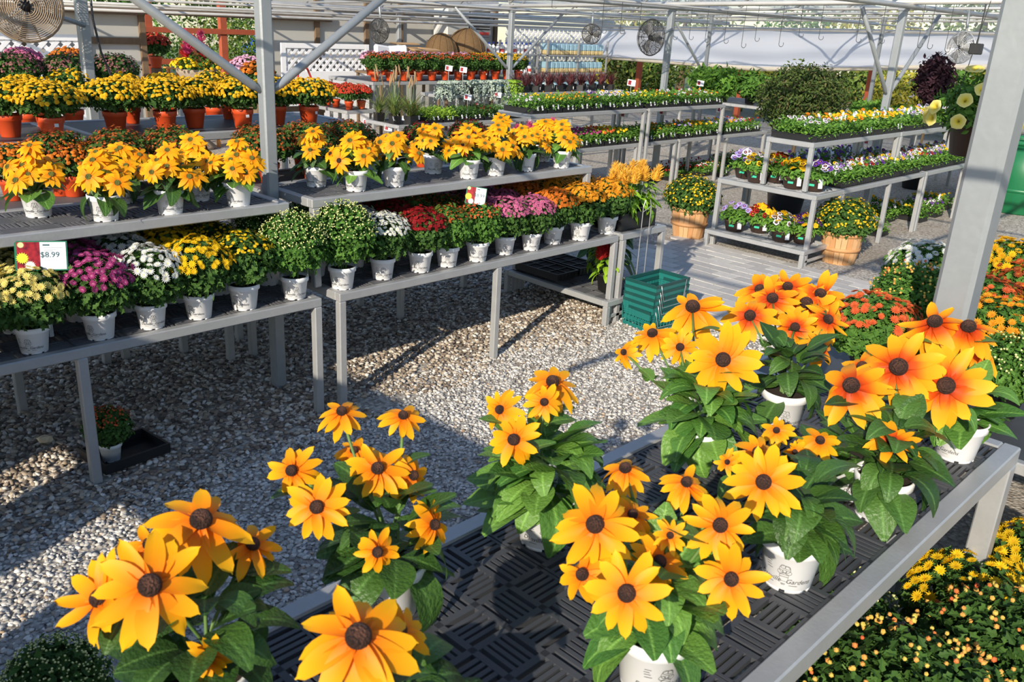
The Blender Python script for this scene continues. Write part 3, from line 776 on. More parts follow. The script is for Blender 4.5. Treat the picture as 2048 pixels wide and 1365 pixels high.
# kind: radius, half height, centre height above pot top, leaves, leaf size, blooms, bloom radius, bloom template, cap angle
KIND = {
    'dome':   (.192, .108, .070, 1000, .030, 210, .0125, POMP, 1.45),
    'front':  (.190, .165, .105, 1300, .036, 135, .0205, DAISY, 1.25),
    'dense':  (.178, .158, .100, 1100, .034, 270, .0150, DAISY1, 1.15),
    'bud':    (.195, .205, .150, 1700, .036, 520, .0042, BUD, 1.35),
    'rust':   (.178, .135, .085, 1100, .034, 330, .0085, DAISY1, 1.5),
    'half':   (.165, .155, .100, 1200, .034, 150, .0090, DAISY1, 1.05),
    'far':    (.165, .135, .090, 700, .036, 170, .0150, POMP, 1.35),
    'farg':   (.165, .150, .100, 800, .036, 80, .0110, POMP, 1.1),
    'big':    (.27, .26, .17, 1900, .040, 420, .0135, DAISY1, 1.4),
    'giant':  (.26, .20, .13, 2600, .034, 210, .0062, BUD, 1.35),
    'disc':   (.24, .20, .13, 1700, .040, 95, .024, DAISY, 1.2),
}
PLANTS = []
def mum(kind, label, P, pot, bm, group, seed=0, name='potted_mum', rz=0.0, s=1.0, foliage=None, single=False, prn=True, tagged=False, potscale=1.0, nopot=False, cat='potted mum'):
    R_, H_, dz, nl, ls, nb, bs, tm, tmax = KIND[kind]
    ph = {'white': POT_H, 'orange': OPOT_H}.get(pot, .1)
    t = thing(name, label, cat, P, rz, group, s)
    if pot in ('white', 'orange'): put_pot(t, pot, -rz + rr.uniform(-.6, .6) + {'white': -2.2, 'orange': 0}[pot], prn, 1.0, tagged)
    zc = .13 + dz; sd_ = seed % 3
    f = obj('foliage', mum_foliage(kind, R_, H_, zc, nl, ls, sd_), t, mats=[foliage] if foliage else None)
    tag(f, kind='stuff')
    P_, Ms, me = mum_blooms(kind, R_, H_, zc, nb, bs, sd_, tm, tmax)
    if single:
        fm = single_bloom(tm)
        for p_, m_ in zip(P_, Ms):
            M_ = Matrix.Identity(4)
            for i in range(3):
                for j in range(3): M_[i][j] = m_[i][j]
                M_[i][3] = p_[i]
            obj('bloom', fm, t, mw=M_, mats=[bm])
    else:
        tag(obj('blooms', me, t, mats=[bm]), kind='stuff')
    return t
_sb = {}
def single_bloom(tm):
    if id(tm) not in _sb: _sb[id(tm)] = MB().add(tm[0], tm[1], 0, tm[2]).mesh('bloom', YEL)
    return _sb[id(tm)]

# ------------------------------------------------------------------ rudbeckias
PETALS = [MB().add(V, F, 0, T).mesh('petal', RUD_P, True) for V, F, T in (petal_tm(.10, .05, .150, 0), petal_tm(.28, .07, .140, 1), petal_tm(.5, .05, .145, 2), petal_tm(-.12, .08, .13, 3))]
RLEAVES = [MB().add(V, F, 0, T).mesh('leaf', RLEAF, True) for V, F, T in (leaf_tm(.5, .30, 0), leaf_tm(1.0, .28, 1), leaf_tm(.25, .32, 2), leaf_tm(1.5, .27, 3))]
def cone_tm(r_=.19, h=.18):
    V = []; T = []; n = 16; pr = [(r_ * .8, -.06, 0), (r_, 0, 0), (r_ * 1.0, h * .35, .25), (r_ * .86, h * .72, .5), (r_ * .55, h * .95, .8), (r_ * .2, h * 1.0, 1.0)]
    for q, z, t in pr:
        for k in range(n): a = 2 * math.pi * k / n; V.append((q * math.cos(a), q * math.sin(a), z)); T.append(t)
    F = [(l * n + k, l * n + (k + 1) % n, (l + 1) * n + (k + 1) % n, (l + 1) * n + k) for l in range(len(pr) - 1) for k in range(n)] + [tuple((len(pr) - 1) * n + k for k in range(n)), tuple(range(n - 1, -1, -1))]
    return np.array(V), F, np.array(T)
CT = cone_tm()
DISC = MB().add(CT[0], CT[1], 0, CT[2]).mesh('flower', CONE, True)
def whole_flower(seed, cone_h=.12):
    r = random.Random(seed); b = MB(); n = r.choice((12, 13, 14)); 
    for k in range(n):
        V, F, T = petal_tm(r.uniform(.05, .5), .06, r.uniform(.13, .16), k, 3, 5)
        a = 2 * math.pi * k / n + r.uniform(-.12, .12); ca, sa = math.cos(a), math.sin(a); dz = -.03 * (k % 2); tl = r.uniform(-.25, .15); sc = r.uniform(.86, 1.05)
        Y = V[:, 1] * sc; Z = V[:, 2] + Y * tl + dz
        b.add(np.column_stack([V[:, 0] * ca - Y * sa, V[:, 0] * sa + Y * ca, Z]), F, 0, T)
    C = cone_tm(.2, cone_h); b.add(C[0], C[1], 1, C[2]); return b.mesh('flower', [RUD_M, CONEG], True)
FLOWERS = [whole_flower(i) for i in range(5)]
def stem_mesh(a, b_, r_=.0035, bend=.03, seed=0):
    a, b_ = np.array(a, float), np.array(b_, float); m = (a + b_) / 2 + np.array([math.cos(seed), math.sin(seed), 0]) * bend
    t = np.linspace(0, 1, 6)[:, None]; return MB().tube((1 - t) ** 2 * a + 2 * t * (1 - t) * m + t * t * b_, r_, 6).mesh('stem', TWIG, True)
def leaves(t, rng_, n, L0, L1, zlo, zhi, spread=.05, mats=None, elev=(-.1, .9), meshes=RLEAVES, open_to=math.radians(228)):
    for k in range(n):
        a = rng_.uniform(0, 2 * math.pi); u = k / max(1, n - 1)
        if u < .4 and math.cos(a - open_to) > .75 and rng_.random() < .6: a += 1.1 * rng_.choice((-1, 1))      # the pot shows through here
        z = zlo + (zhi - zlo) * u
        el = elev[0] + (elev[1] - elev[0]) * (u * .75 + rng_.uniform(0, .35)); L = rng_.uniform(L0, L1) * (1.1 - .3 * u)
        d = Vector((math.cos(a) * math.cos(el), math.sin(a) * math.cos(el), math.sin(el)))
        side = Vector((-math.sin(a), math.cos(a), 0)); up = side.cross(d) * -1
        up = d.cross(side) if d.cross(side).z < 0 else d.cross(side)
        nn = side.cross(d); nn = -nn if nn.z < 0 else nn
        sx = d.cross(nn)
        sp = rng_.uniform(-.4, .4); sx2 = sx * math.cos(sp) + nn * math.sin(sp); nn2 = -sx * math.sin(sp) + nn * math.cos(sp)
        M_ = Matrix(((sx2.x * L, d.x * L, nn2.x * L, math.cos(a) * spread * rng_.uniform(.2, 1)), (sx2.y * L, d.y * L, nn2.y * L, math.sin(a) * spread * rng_.uniform(.2, 1)), (sx2.z * L, d.z * L, nn2.z * L, z), (0, 0, 0, 1)))
        obj('leaf', meshes[rng_.randrange(len(meshes))], t, mw=M_, mats=mats)
def rud_flower(t, c, nrm, R_, rng_, pm, droop=0.0, cone=None):
    d = obj('flower', DISC, t, mw=basis(nrm, rng_.uniform(0, 6.28), R_, c), mats=[cone] if cone else None)
    n = rng_.choice((11, 12, 13, 14))
    for k in range(n):
        a = 2 * math.pi * k / n + rng_.uniform(-.14, .14); tl = -droop + rng_.uniform(-.22, .16); sc = rng_.uniform(.86, 1.06)
        M_ = Matrix.Rotation(a, 4, 'Z') @ Matrix.Rotation(tl, 4, 'X') @ Matrix.Rotation(rng_.uniform(-.25, .25), 4, 'Y') @ Matrix.Scale(sc, 4)
        M_.translation = Vector((0, 0, -.03 - .03 * (k % 2)))
        obj('petal', PETALS[rng_.choice((0, 0, 1, 1, 2, 3))], d, mw=M_, mats=[pm])
    return d
# ------------------------------------------------------------------ front bench: big rudbeckias
rr = random.Random(11)
def view_normal(P, fx, fy):
    to = CAM - np.asarray(P); to /= np.linalg.norm(to)
    n = to + fx * CAM_R[0] - fy * CAM_R[1]
    return n / np.linalg.norm(n)
RGT = 'big flowered rudbeckias on the front bench'
def front_rud(label, base, flowers, leafn, pm=RUD_P, leafmat=None, rz=0.0, s=1.08, L=(.11, .165), zhi=.30, seed=0, lowleaf=True):
    r = random.Random(100 + seed)
    t = thing('potted_rudbeckia', label, 'potted rudbeckia', base, 0, RGT)
    put_pot(t, 'white', rz, True, s)
    bx_, by_, bz_ = base
    lm = [leafmat] if leafmat else None
    for i, (px, py, dpx, h, fx, fy, dr) in enumerate(flowers):
        P = at(px, py, ZFG + h); R_ = dpx * depth(P) / FOC / 2
        n = view_normal(P, fx, fy); c = P - np.array(base)
        rud_flower(t, c, n, R_, r, RUD_R if (pm is RUD_R and dpx > 60) else pm, dr)
        root = np.array([r.uniform(-.02, .02), r.uniform(-.02, .02), POT_H * s * .9])
        obj('stem', stem_mesh(root, c - n * R_ * .06, .0038, .02, i), t)
        if h > .2:
            for q in range(2):
                u = r.uniform(.45, .85); P0 = root * (1 - u) + c * u; a = r.uniform(0, 6.28); el = r.uniform(-.1, .6); Ls = r.uniform(.07, .11)
                d = Vector((math.cos(a) * math.cos(el), math.sin(a) * math.cos(el), math.sin(el))); sd_ = Vector((-math.sin(a), math.cos(a), 0)); nn = d.cross(sd_); nn = -nn if nn.z < 0 else nn; sx = d.cross(nn)
                obj('leaf', RLEAVES[r.randrange(3)], t, mw=Matrix(((sx.x * Ls, d.x * Ls, nn.x * Ls, P0[0]), (sx.y * Ls, d.y * Ls, nn.y * Ls, P0[1]), (sx.z * Ls, d.z * Ls, nn.z * Ls, P0[2]), (0, 0, 0, 1))), mats=lm)
    leaves(t, r, leafn, L[0], L[1], POT_H * s * .85, zhi, .06, lm, (-.35, .95))
    return t
def fb(px, py):
    p = at(px, py, ZFG); return (float(p[0]), float(p[1]), ZFG)
# px, py, width in px, height above bench, turned right, turned up, droop
front_rud('rudbeckia with upswept orange petals at the near end of the front bench', (.60, 1.33, ZFG),
          [(300, 1172, 250, .40, -.1, .25, .05), (402, 1042, 235, .42, .05, 1.0, .12), (200, 1198, 200, .34, -.75, .25, -.15), (505, 1090, 150, .34, .5, .9, .25), (300, 1090, 150, .34, -.2, 1.2, .2), (420, 1318, 100, .22, .3, .2, -.5)], 38, seed=1)
front_rud('tall rudbeckia with two flowers on long stems above the gravel', (1.08, 1.38, ZFG),
          [(583, 942, 125, .36, -.35, .15, .35), (633, 1015, 150, .36, -.05, .1, .05), (755, 938, 140, .36, .1, .5, .15), (683, 824, 112, .44, 0, .85, .25), (806, 832, 105, .44, .05, .8, .3), (708, 902, 90, .33, 0, .9, .1), (755, 1105, 120, .31, 0, -.1, .55), (868, 1050, 120, .27, .9, .05, .1), (826, 952, 110, .33, .8, .3, .1)], 38, seed=2, rz=.5)
front_rud('rudbeckia with the largest flower, leaning out at the front edge', (.74, .93, ZFG),
          [(717, 1275, 285, .43, -.05, .55, .25), (800, 1262, 150, .36, .5, .5, .1)], 26, seed=3, rz=2)
front_rud('rudbeckia with a mass of glossy leaves and few flowers above the bench rail', fb(1085, 1080),
          [(1027, 880, 128, .37, -.15, .05, .12), (1105, 765, 140, .42, .1, .95, .2), (1088, 805, 88, .40, 0, .2, .1), (1000, 820, 100, .36, -.8, .2, .1)], 66, leafmat=RLEAFL, seed=4, rz=-2.3, L=(.12, .19), zhi=.30)
front_rud('rudbeckia crowded with round golden flowers in the middle of the bench', (1.35, .82, ZFG),
          [(1190, 1050, 195, .42, -.1, .15, .05), (1253, 1188, 195, .40, 0, .12, .05), (1440, 1052, 160, .40, .1, .2, .15), (1462, 1160, 155, .34, .15, .1, .15), (1165, 1150, 140, .34, -.5, .2, .4), (1250, 938, 130, .42, 0, 1.1, .4), (1372, 966, 120, .42, .35, .7, .35), (1318, 1125, 150, .33, .6, .5, -.1), (1340, 1072, 80, .38, .1, .2, -.3), (1265, 1030, 110, .38, .2, .6, .1)], 36, leafmat=RLEAFL, seed=5, rz=1.1)
front_rud('rudbeckia with one star shaped flower facing out over dark leaves', fb(1572, 1160),
          [(1527, 965, 168, .38, 0, .1, .0), (1515, 905, 110, .35, .1, .7, .1), (1455, 925, 60, .3, -.6, .3, .1)], 42, seed=6, rz=.3)
front_rud('rudbeckia with broad pale green leaves behind the star shaped flower', fb(1395, 930),
          [(1446, 720, 160, .37, .0, .1, .05), (1385, 615, 150, .40, .0, .9, .3), (1360, 695, 90, .32, 0, .3, -.1), (1305, 668, 110, .34, -.4, 1.2, .2), (1248, 705, 70, .3, -.9, .3, .2)], 66, leafmat=RLEAFL, seed=7, rz=1.5, L=(.12, .19), zhi=.27)
front_rud('rudbeckia with a dense head of red eyed flowers by the paved path', fb(1560, 850),
          [(1500, 632, 120, .33, -.1, .5, .15), (1545, 598, 120, .36, -.05, .8, .1), (1612, 608, 140, .34, .1, .5, .1), (1590, 655, 100, .30, 0, .25, .15), (1520, 580, 110, .36, -.3, 1, .0), (1640, 590, 130, .37, .4, .9, .0), (1575, 575, 110, .38, .1, 1.0, -.1), (1655, 640, 110, .32, .7, .5, .1), (1640, 695, 100, .26, .6, .2, .3)], 34, pm=RUD_R, seed=8, rz=.6)
front_rud('rudbeckia with two small side flowers hidden in shaded leaves', fb(1690, 985),
          [(1553, 862, 75, .28, -.1, .7, .1), (1640, 882, 100, .25, .2, .7, .2), (1590, 905, 60, .22, -.4, .4, .2)], 24, seed=9, rz=1.2, L=(.10, .14), zhi=.2)
front_rud('rudbeckia with dark red centred petals near the far bench corner', fb(1752, 1030),
          [(1797, 735, 190, .42, .05, .35, .1), (1703, 772, 175, .38, -.2, .45, .3), (1725, 735, 120, .38, -.2, .9, .1), (1785, 885, 110, .26, .1, .9, -.2)], 46, pm=RUD_R, seed=10, rz=.8)
front_rud('rudbeckia at the far corner of the front bench before the thick post', fb(1908, 912),
          [(1870, 645, 150, .42, -.1, 1.0, .3), (1937, 655, 150, .42, .15, .9, .3), (1892, 772, 185, .38, .05, .1, .05), (1960, 700, 130, .34, .6, .6, .3)], 34, pm=RUD_R, leafmat=RLEAFL, seed=11, rz=-.6, zhi=.25)

# ------------------------------------------------------------------ raised shelf: rudbeckias in white pots
SHG = 'rudbeckias in white pots on the raised shelf'
def shelf_rud(label, px, py, seed, nf=9, s=1.0, dark=False):
    P = at(px, py, ZB); r = random.Random(300 + seed)
    t = thing('potted_rudbeckia', label, 'potted rudbeckia', (P[0], P[1], ZB), 0, SHG)
    put_pot(t, 'white', r.uniform(-2.8, -1.6), True, .95)
    for i in range(nf):
        a = 2 * math.pi * i / nf + r.uniform(-.4, .4); q = r.uniform(.06, .15) if i % 3 else r.uniform(0, .05)
        h = .30 - .75 * q + r.uniform(-.035, .035); c = np.array([q * math.cos(a), q * math.sin(a), h])
        n = np.array([math.cos(a) * q * 5 - .45, math.sin(a) * q * 5 - .45, .75 + r.uniform(-.3, .3)])
        R_ = r.uniform(.058, .076)
        obj('flower', FLOWERS[r.randrange(5)], t, mw=basis(n, r.uniform(0, 6.28), R_, c), mats=[None, CONE if dark and i % 2 else None])
        obj('stem', stem_mesh((0, 0, .11), c, .003, .015, i), t)
    leaves(t, r, 28, .09, .15, .115, .20, .045, [RLEAF if seed % 3 else RLEAFL], (-.5, .8))
for i, (px, py) in enumerate(((78, 432), (212, 440), (342, 427), (478, 411))):
    shelf_rud('%s rudbeckia along the front edge of the raised shelf, before the tall post' % ORD[i], px, py, i, 12)
for i, (px, py) in enumerate(((245, 405), (397, 400))):
    shelf_rud('%s rudbeckia standing behind the front row of the raised shelf, before the tall post' % ORD[i], px, py, 10 + i, 9)
for i, (px, py) in enumerate(((633, 372), (712, 381), (788, 372), (866, 346), (937, 356), (990, 350), (1050, 341), (1122, 335))):
    shelf_rud('%s rudbeckia past the tall post on the raised shelf' % ORD[i], px, py, 20 + i, 12 if i != 0 else 6, dark=i in (1, 4))
for i, (px, py) in enumerate(((1000, 325), (1085, 322))):
    shelf_rud('%s rudbeckia tucked at the back of the raised shelf towards its far end' % ORD[i], px, py, 40 + i, 9)

# ------------------------------------------------------------------ low bench: white potted mums in colour files running back under the shelf
LOWG = 'white potted mums on the low bench'
low = [  # px, py of pot foot, kind, petals, colour word, scale, single blooms, leaves
    (-22, 742, 'front', PALEY, 'pale yellow', .95, False, None),
    (75, 706, 'front', PALEY, 'pale yellow', .96, True, None),
    (207, 678, 'front', MAGENTA, 'magenta', 1.0, True, None),
    (312, 658, 'front', WHITE, 'white', .98, True, None),
    (410, 640, 'front', YEL2, 'bright yellow', 1.0, True, None),
    (496, 619, 'half', YEL2, 'yellow and budding', 1.05, True, None),
    (592, 596, 'bud', BUDC, 'green, cream budded', .98, False, MUMG2),
    (690, 578, 'bud', BUDC, 'green, cream budded', 1.02, False, MUMG2),
    (765, 556, 'dense', WHITE, 'creamy white', 1.0, False, None),
    (840, 542, 'dense', DRED, 'dark red', 1.0, False, None),
    (894, 531, 'half', RUST, 'rust budded', 1.0, False, MUMG2),
    (955, 521, 'half', SALMON, 'coral and green', 1.0, False, MUMG2),
    (1008, 507, 'dense', PINK, 'deep pink', .98, False, None),
    (1062, 499, 'dense', PINK, 'rose pink', .95, False, None),
    (1104, 486, 'dense', ORANGE, 'orange', 1.0, False, None),
    (1160, 479, 'dense', GOLDOR, 'golden orange', 1.05, False, None),
    (1212, 466, 'dense', GOLDOR, 'golden orange', 1.05, False, None)]
for i, (px, py, kd, bm, word, s_, sg, fm) in enumerate(low):
    P = at(px, py, ZA)
    P[1] = max(P[1], 4.03)
    which = {6: 'nearer', 7: 'farther', 15: 'nearer', 16: 'farther', 0: 'cut off', 1: 'whole'}.get(i, '')
    for row in range(3):
        if row == 2 and i in (6, 7): continue
        pos = ('front row', 'second row', 'back row')[row]
        lab = '%s%s mum in a white pot, %s of the low bench' % (which + ' ' if which else '', word, pos)
        q = (P[0] + .02 * row, P[1] + .29 * row + (.02 if row else 0), ZA)
        mum(kd, lab, q, 'white', bm, LOWG, i + row, rz=i * 1.7 + row, s=s_ * (1 if row == 0 else .97), foliage=fm, single=sg and row == 0, prn=row == 0)

# ------------------------------------------------------------------ bench behind the shelf: rust and orange mums
BKG = 'mums in orange pots behind the raised shelf'
for i, (px, py) in enumerate(((30, 400), (150, 392))):
    P = at(px, py, ZC); mum('dome', '%s orange mum in an orange pot behind the raised shelf, before the tall post' % ORD[i], (P[0], max(4.86, P[1]), ZC), 'orange', ORANGE, BKG, i, rz=i, s=.95)
for i, x in enumerate((1.95, 2.28)):
    mum('rust', '%s rust red mum crowding up to the tall post on its near side' % ORD[i], (x, 4.9, ZC), 'orange', RUST, BKG, i, rz=i * 2, s=1.0)
for i, x in enumerate((1.72, 2.05, 2.36)):
    mum('rust', '%s rust red mum of the rear row on the near side of the tall post' % ORD[i], (x, 5.14, ZC), 'orange', RUST, BKG, i + 1, rz=i * 2 + 1, s=1.0)
for i, x in enumerate((2.88, 3.2, 3.52)):
    mum('rust', '%s rust red mum behind the rudbeckias past the tall post' % ORD[i], (x, 4.93, ZC), 'orange', RUST, BKG, i, rz=i * 2.3, s=1.0)
for i, x in enumerate((2.95, 3.28, 3.6)):
    mum('rust', '%s rust red mum of the rear row past the tall post' % ORD[i], (x, 5.16, ZC), 'orange', RUST, BKG, i + 1, rz=i * 2.1 + 1, s=.95)
for i, x in enumerate((4.15, 4.6)):
    mum('rust', '%s dark maroon mum behind the rudbeckias at the far end' % ORD[i], (x, 4.95, ZC), 'orange', DRED, BKG, i, rz=i * 2.1 + 1, s=.9)

# ------------------------------------------------------------------ highest bench: yellow mums in orange pots
TPG = 'yellow mums in orange pots on the highest bench'
for i, (px, py) in enumerate(((28, 276), (113, 281), (240, 266), (340, 264), (398, 257), (494, 258), (562, 250), (626, 250))):
    P = at(px, py, ZD)
    mum('dome', '%s yellow mum in an orange pot along the highest bench from its near end' % ORD[i], (P[0], P[1] + .05, ZD), 'orange', YEL, TPG, i, rz=i * 1.3, s=1.02, tagged=i in (1, 5, 7))
for i, x in enumerate((1.5, 1.95, 2.5, 2.75, 3.2)):
    mum('far', '%s yellow mum standing in the second row of the highest bench' % ORD[i], (x, 5.98, ZD), 'orange', YEL, TPG, i, rz=i * 1.3, s=.8)
# ------------------------------------------------------------------ trays of pansies and bedding
def tray_mesh(w=.25, d=.48, h=.06):
    b = MB(); t = .006
    for (a, c) in (((0, 0, 0), (w, d, .006)), ((0, 0, .006), (w, t, h)), ((0, d - t, .006), (w, d, h)), ((0, t, .006), (t, d - t, h)), ((w - t, t, .006), (w, d - t, h)), ((-.006, -.006, h - .008), (w + .006, .0, h)), ((-.006, d, h - .008), (w + .006, d + .006, h)), ((-.006, 0, h - .008), (0, d, h)), ((w, 0, h - .008), (w + .006, d, h))): b.box(a, c)
    for k in range(1, 4): b.box((t, d * k / 4 - .004, .006), (w - t, d * k / 4 + .004, h - .004))
    b.box((w / 2 - .004, t, .006), (w / 2 + .004, d - t, h - .004))
    for k in range(1, 6): b.box((w * k / 6 - .002, -.003, .006), (w * k / 6 + .002, 0, h - .008))
    b.box((t, t, h * .7), (w - t, d - t, h * .8), 1)
    return b.mesh('tray', [BLACKP, SOIL])
TRAY = tray_mesh()
def tray_foliage(seed, tm=SIML, mat=None, n=700, hgt_=.165, size=.037, up=.7):
    r = np.random.default_rng(seed); P = np.column_stack([r.uniform(-.012, .262, n), r.uniform(-.012, .492, n), .05 + r.uniform(0, 1, n) ** .6 * hgt_])
    cx = ((P[:, 0] / .125) % 1 - .5); cy = ((P[:, 1] / .12) % 1 - .5); P[:, 2] *= 1 - .35 * np.clip(np.hypot(cx, cy) * 1.6, 0, 1)
    N_ = r.normal(0, .6, (n, 3)) + np.array([-.2, -.25, up])
    return MB().inst(tm, rotmats(N_, rng=r) * (size * r.uniform(.7, 1.3, (n, 1, 1))), P).mesh('foliage', mat or PANG)
TFOL = [tray_foliage(i) for i in range(3)]
TLOW = [tray_foliage(10 + i, hgt_=.07, size=.026) for i in range(2)]
def tray_blooms(seed, n, size, tm, zlo=.12, zhi=.18):
    r = np.random.default_rng(seed); P = np.column_stack([r.uniform(.0, .25, n), r.uniform(0, .48, n), r.uniform(zlo, zhi, n)])
    N_ = r.normal(0, .3, (n, 3)) + np.array([-.6, -.55, .75])
    return MB().inst(tm, rotmats(N_, rng=r) * (size * r.uniform(.75, 1.2, (n, 1, 1))), P).mesh('blooms', PAN_Y)
TB_PAN = [tray_blooms(i, 13, .021, PANSY, .14, .21) for i in range(3)]
TB_SML = [tray_blooms(20 + i, 26, .013, POMP, .13, .2) for i in range(2)]
TB_MAR = [tray_blooms(30 + i, 30, .018, POMP, .15, .2) for i in range(2)]
def handle_mesh():
    b = MB(); t = np.linspace(0, math.pi, 9); w = .0085
    V = []
    for a in t:
        for s_ in (-1, 1):
            V.append((.045 * math.cos(a), s_ * w, .02 + .085 * math.sin(a) ** .8))
    b.add(V, [(2 * i, 2 * i + 1, 2 * i + 3, 2 * i + 2) for i in range(8)])
    b.add([v + np.array([0, 0, -.0015]) for v in np.array(V)], [(2 * i + 2, 2 * i + 3, 2 * i + 1, 2 * i) for i in range(8)])
    return b.mesh('carry_handle', TAGW, True)
HANDLE = handle_mesh()
LABT = MB().box((-.012, -.0015, 0), (.012, .0015, .055)).mesh('plant_label', TAGW)
CAT_TR = 'plant tray'
def tray(label, x, y, z, mats, blooms, fol, group, seed=0, handles=0, labels=0, rz=0.0, fm=None, name='pansy_tray'):
    r = random.Random(seed * 7 + 1)
    t = thing(name, label, CAT_TR, (x, y, z), rz, group)
    obj('tray', TRAY, t)
    tag(obj('foliage', fol, t, mats=[fm] if fm else None), kind='stuff')
    for k, (m, bl) in enumerate(zip(mats, blooms)):
        tag(obj('blooms', bl, t, (0, 0, .004 * k), mats=[m]), kind='stuff')
    for k in range(handles):
        obj('carry_handle', HANDLE, t, (r.uniform(.05, .2), .06 + .36 * (k + .5) / handles, .085), (r.uniform(-.3, .3), 0, r.uniform(-.5, .5) + .6), 1.25)
    for k in range(labels):
        obj('plant_label', LABT, t, (.04 + .17 * (k + .5) / labels, -.008, .03 + r.uniform(0, .02)), (-.25, r.uniform(-.2, .2), 0))
    return t
rr = random.Random(21)
PG1, PG2 = 'pansy trays on the low pansy bench', 'pansy trays on the raised pansy bench'
mixes = [([PAN_W, PAN_V], 'white and lavender'), ([PAN_YB, PAN_P], 'yellow and purple'), ([PAN_W, PAN_R], 'white and red'), ([PAN_P, PAN_W], 'purple and white'), ([PAN_Y, PAN_W], 'yellow and white'), ([PAN_V, PAN_Y], 'lavender and yellow')]
for i in range(16):
    mm_, w_ = mixes[i % 6]
    tray('tray of %s pansies, %s along the front of the low pansy bench' % (w_, ORD[i]), 8.80 + i * .272 + (.06 if i >= 8 else 0), 3.86, .726, mm_, [TB_PAN[i % 3], TB_PAN[(i + 1) % 3]], TFOL[i % 3], PG1, i, 3 if i > 1 else 2)
for i in range(8):
    tray('shaded pansy tray, %s along the back of the low pansy bench' % ORD[i], 8.80 + i * .272, 4.37, .726, [PAN_P], [TB_PAN[i % 3]], TFOL[i % 3], PG1, 40 + i, 3)
ups = [([PAN_W], 'white'), ([PAN_W], 'pale cream'), ([PAN_O, PAN_Y], 'orange'), ([PAN_O, PAN_Y], 'orange and yellow'), ([PAN_Y], 'yellow'), ([PAN_Y, PAN_YB], 'golden yellow'), ([PAN_Y], 'bright yellow'), ([PAN_Y, PAN_O], 'deep yellow'), ([PAN_Y], 'yellow'), ([PAN_W, PAN_V], 'white and lavender')]
for i in range(15):
    mm_, w_ = ups[min(i, 9)] if i < 10 else ups[9 if i > 12 else 6]
    tray('tray of %s pansies, %s along the raised pansy bench' % (w_, ORD[i]), 8.26 + i * .268 + (.05 if i >= 8 else 0), 3.955, 1.206, mm_, [TB_PAN[i % 3], TB_PAN[(i + 1) % 3]], TFOL[i % 3], PG2, 60 + i, 2 if i > 1 else 1, 2 if i in (4, 7) else 0)
# trays on the ground under the pansy bench
for i, (px, py, w_, mm_) in enumerate(((1775, 440, 'white', [PAN_W]), (1800, 430, 'cream and yellow', [PAN_W, PAN_Y]), (1840, 440, 'yellow', [PAN_Y]), (1870, 430, 'purple and white', [PAN_P, PAN_W]), (1890, 415, 'golden', [PAN_Y, PAN_YB]), (1760, 468, 'sparse violet', [PAN_V]))):
    P = at(px, py, .02)
    tray('tray of %s pansies on the gravel under the low pansy bench' % w_, P[0] - .12, P[1] - .05, .0, mm_, [TB_PAN[i % 3], TB_PAN[(i + 1) % 3]], TFOL[i % 3], 'pansy trays under the pansy bench', 80 + i, 2)
for i in range(6):
    tray('shaded tray of dark foliage on the gravel, %s under the bedding bench' % ORD[i], 10.3 + i * .42, 7.5 + .1 * (i % 2), .0, [PAN_R], [TB_SML[i % 2]], TLOW[i % 2], 'trays under the bedding bench', 90 + i, 0, name='bedding_tray')
for i, (px, py, m_, w_) in enumerate(((1405, 350, PAN_W, 'white'), (1440, 352, PAN_Y, 'yellow'), (1470, 335, PAN_R, 'red'), (1500, 330, PAN_O, 'orange'))):
    P = at(px, py, .02)
    tray('tray of %s bedding flowers on the gravel behind the two level bench' % w_, P[0], P[1], 0, [m_, PAN_W], [TB_SML[i % 2], TB_SML[(i + 1) % 2]], TFOL[i % 3], 'trays on the gravel', 100 + i, 0, 2, name='bedding_tray')
# bedding shelf and bench
BG1, BG2 = 'bedding trays on the raised bedding bench', 'bedding trays on the low bedding bench'
bm1 = [([PAN_W], 'white'), ([PAN_Y], 'lime and yellow'), ([GOLDOR], 'golden'), ([GOLDOR], 'orange gold'), ([ORANGE], 'orange'), ([PAN_P, PAN_W], 'purple and white'), ([PAN_Y, PAN_W], 'yellow and white'), ([PAN_W], 'cream'), ([YEL2], 'yellow marigold'), ([YEL2], 'yellow'), ([SALMON], 'salmon'), ([PAN_W], 'green and white'), ([PAN_R], 'green and red'), ([PAN_W], 'leafy'), ([PAN_O], 'leafy orange')]
for i, (mm_, w_) in enumerate(bm1):
    x = 7.72 + i * .272 + (.07 if i >= 8 else 0)
    bl = TB_PAN if i in (5, 6, 7) else TB_SML
    tray('tray of %s bedding flowers, %s along the raised bedding bench' % (w_, ORD[i]), x, YMU + .03, ZMU + .006, mm_, [bl[i % 2], bl[(i + 1) % 2]], TFOL[i % 3], BG1, 120 + i, 0, 2, name='bedding_tray')
bm2 = [([MAGENTA], 'purple'), ([MAGENTA], 'violet'), ([YEL2, SALMON], 'marigold'), ([YEL2], 'golden marigold'), ([], 'feathery green'), ([], 'fine leaved green'), ([GOLDOR], 'yellow plumed'), ([PAN_O], 'green and orange'), ([PAN_V], 'lavender'), ([PAN_O, PAN_Y], 'orange violas'), ([PAN_Y], 'yellow violas'), ([PAN_V, PAN_W], 'pale violas'), ([PAN_Y, PAN_V], 'mixed violas'), ([PAN_O, PAN_V], 'bright mixed violas'), ([PAN_R, PAN_W], 'red and white violas'), ([PAN_R], 'red violas')]
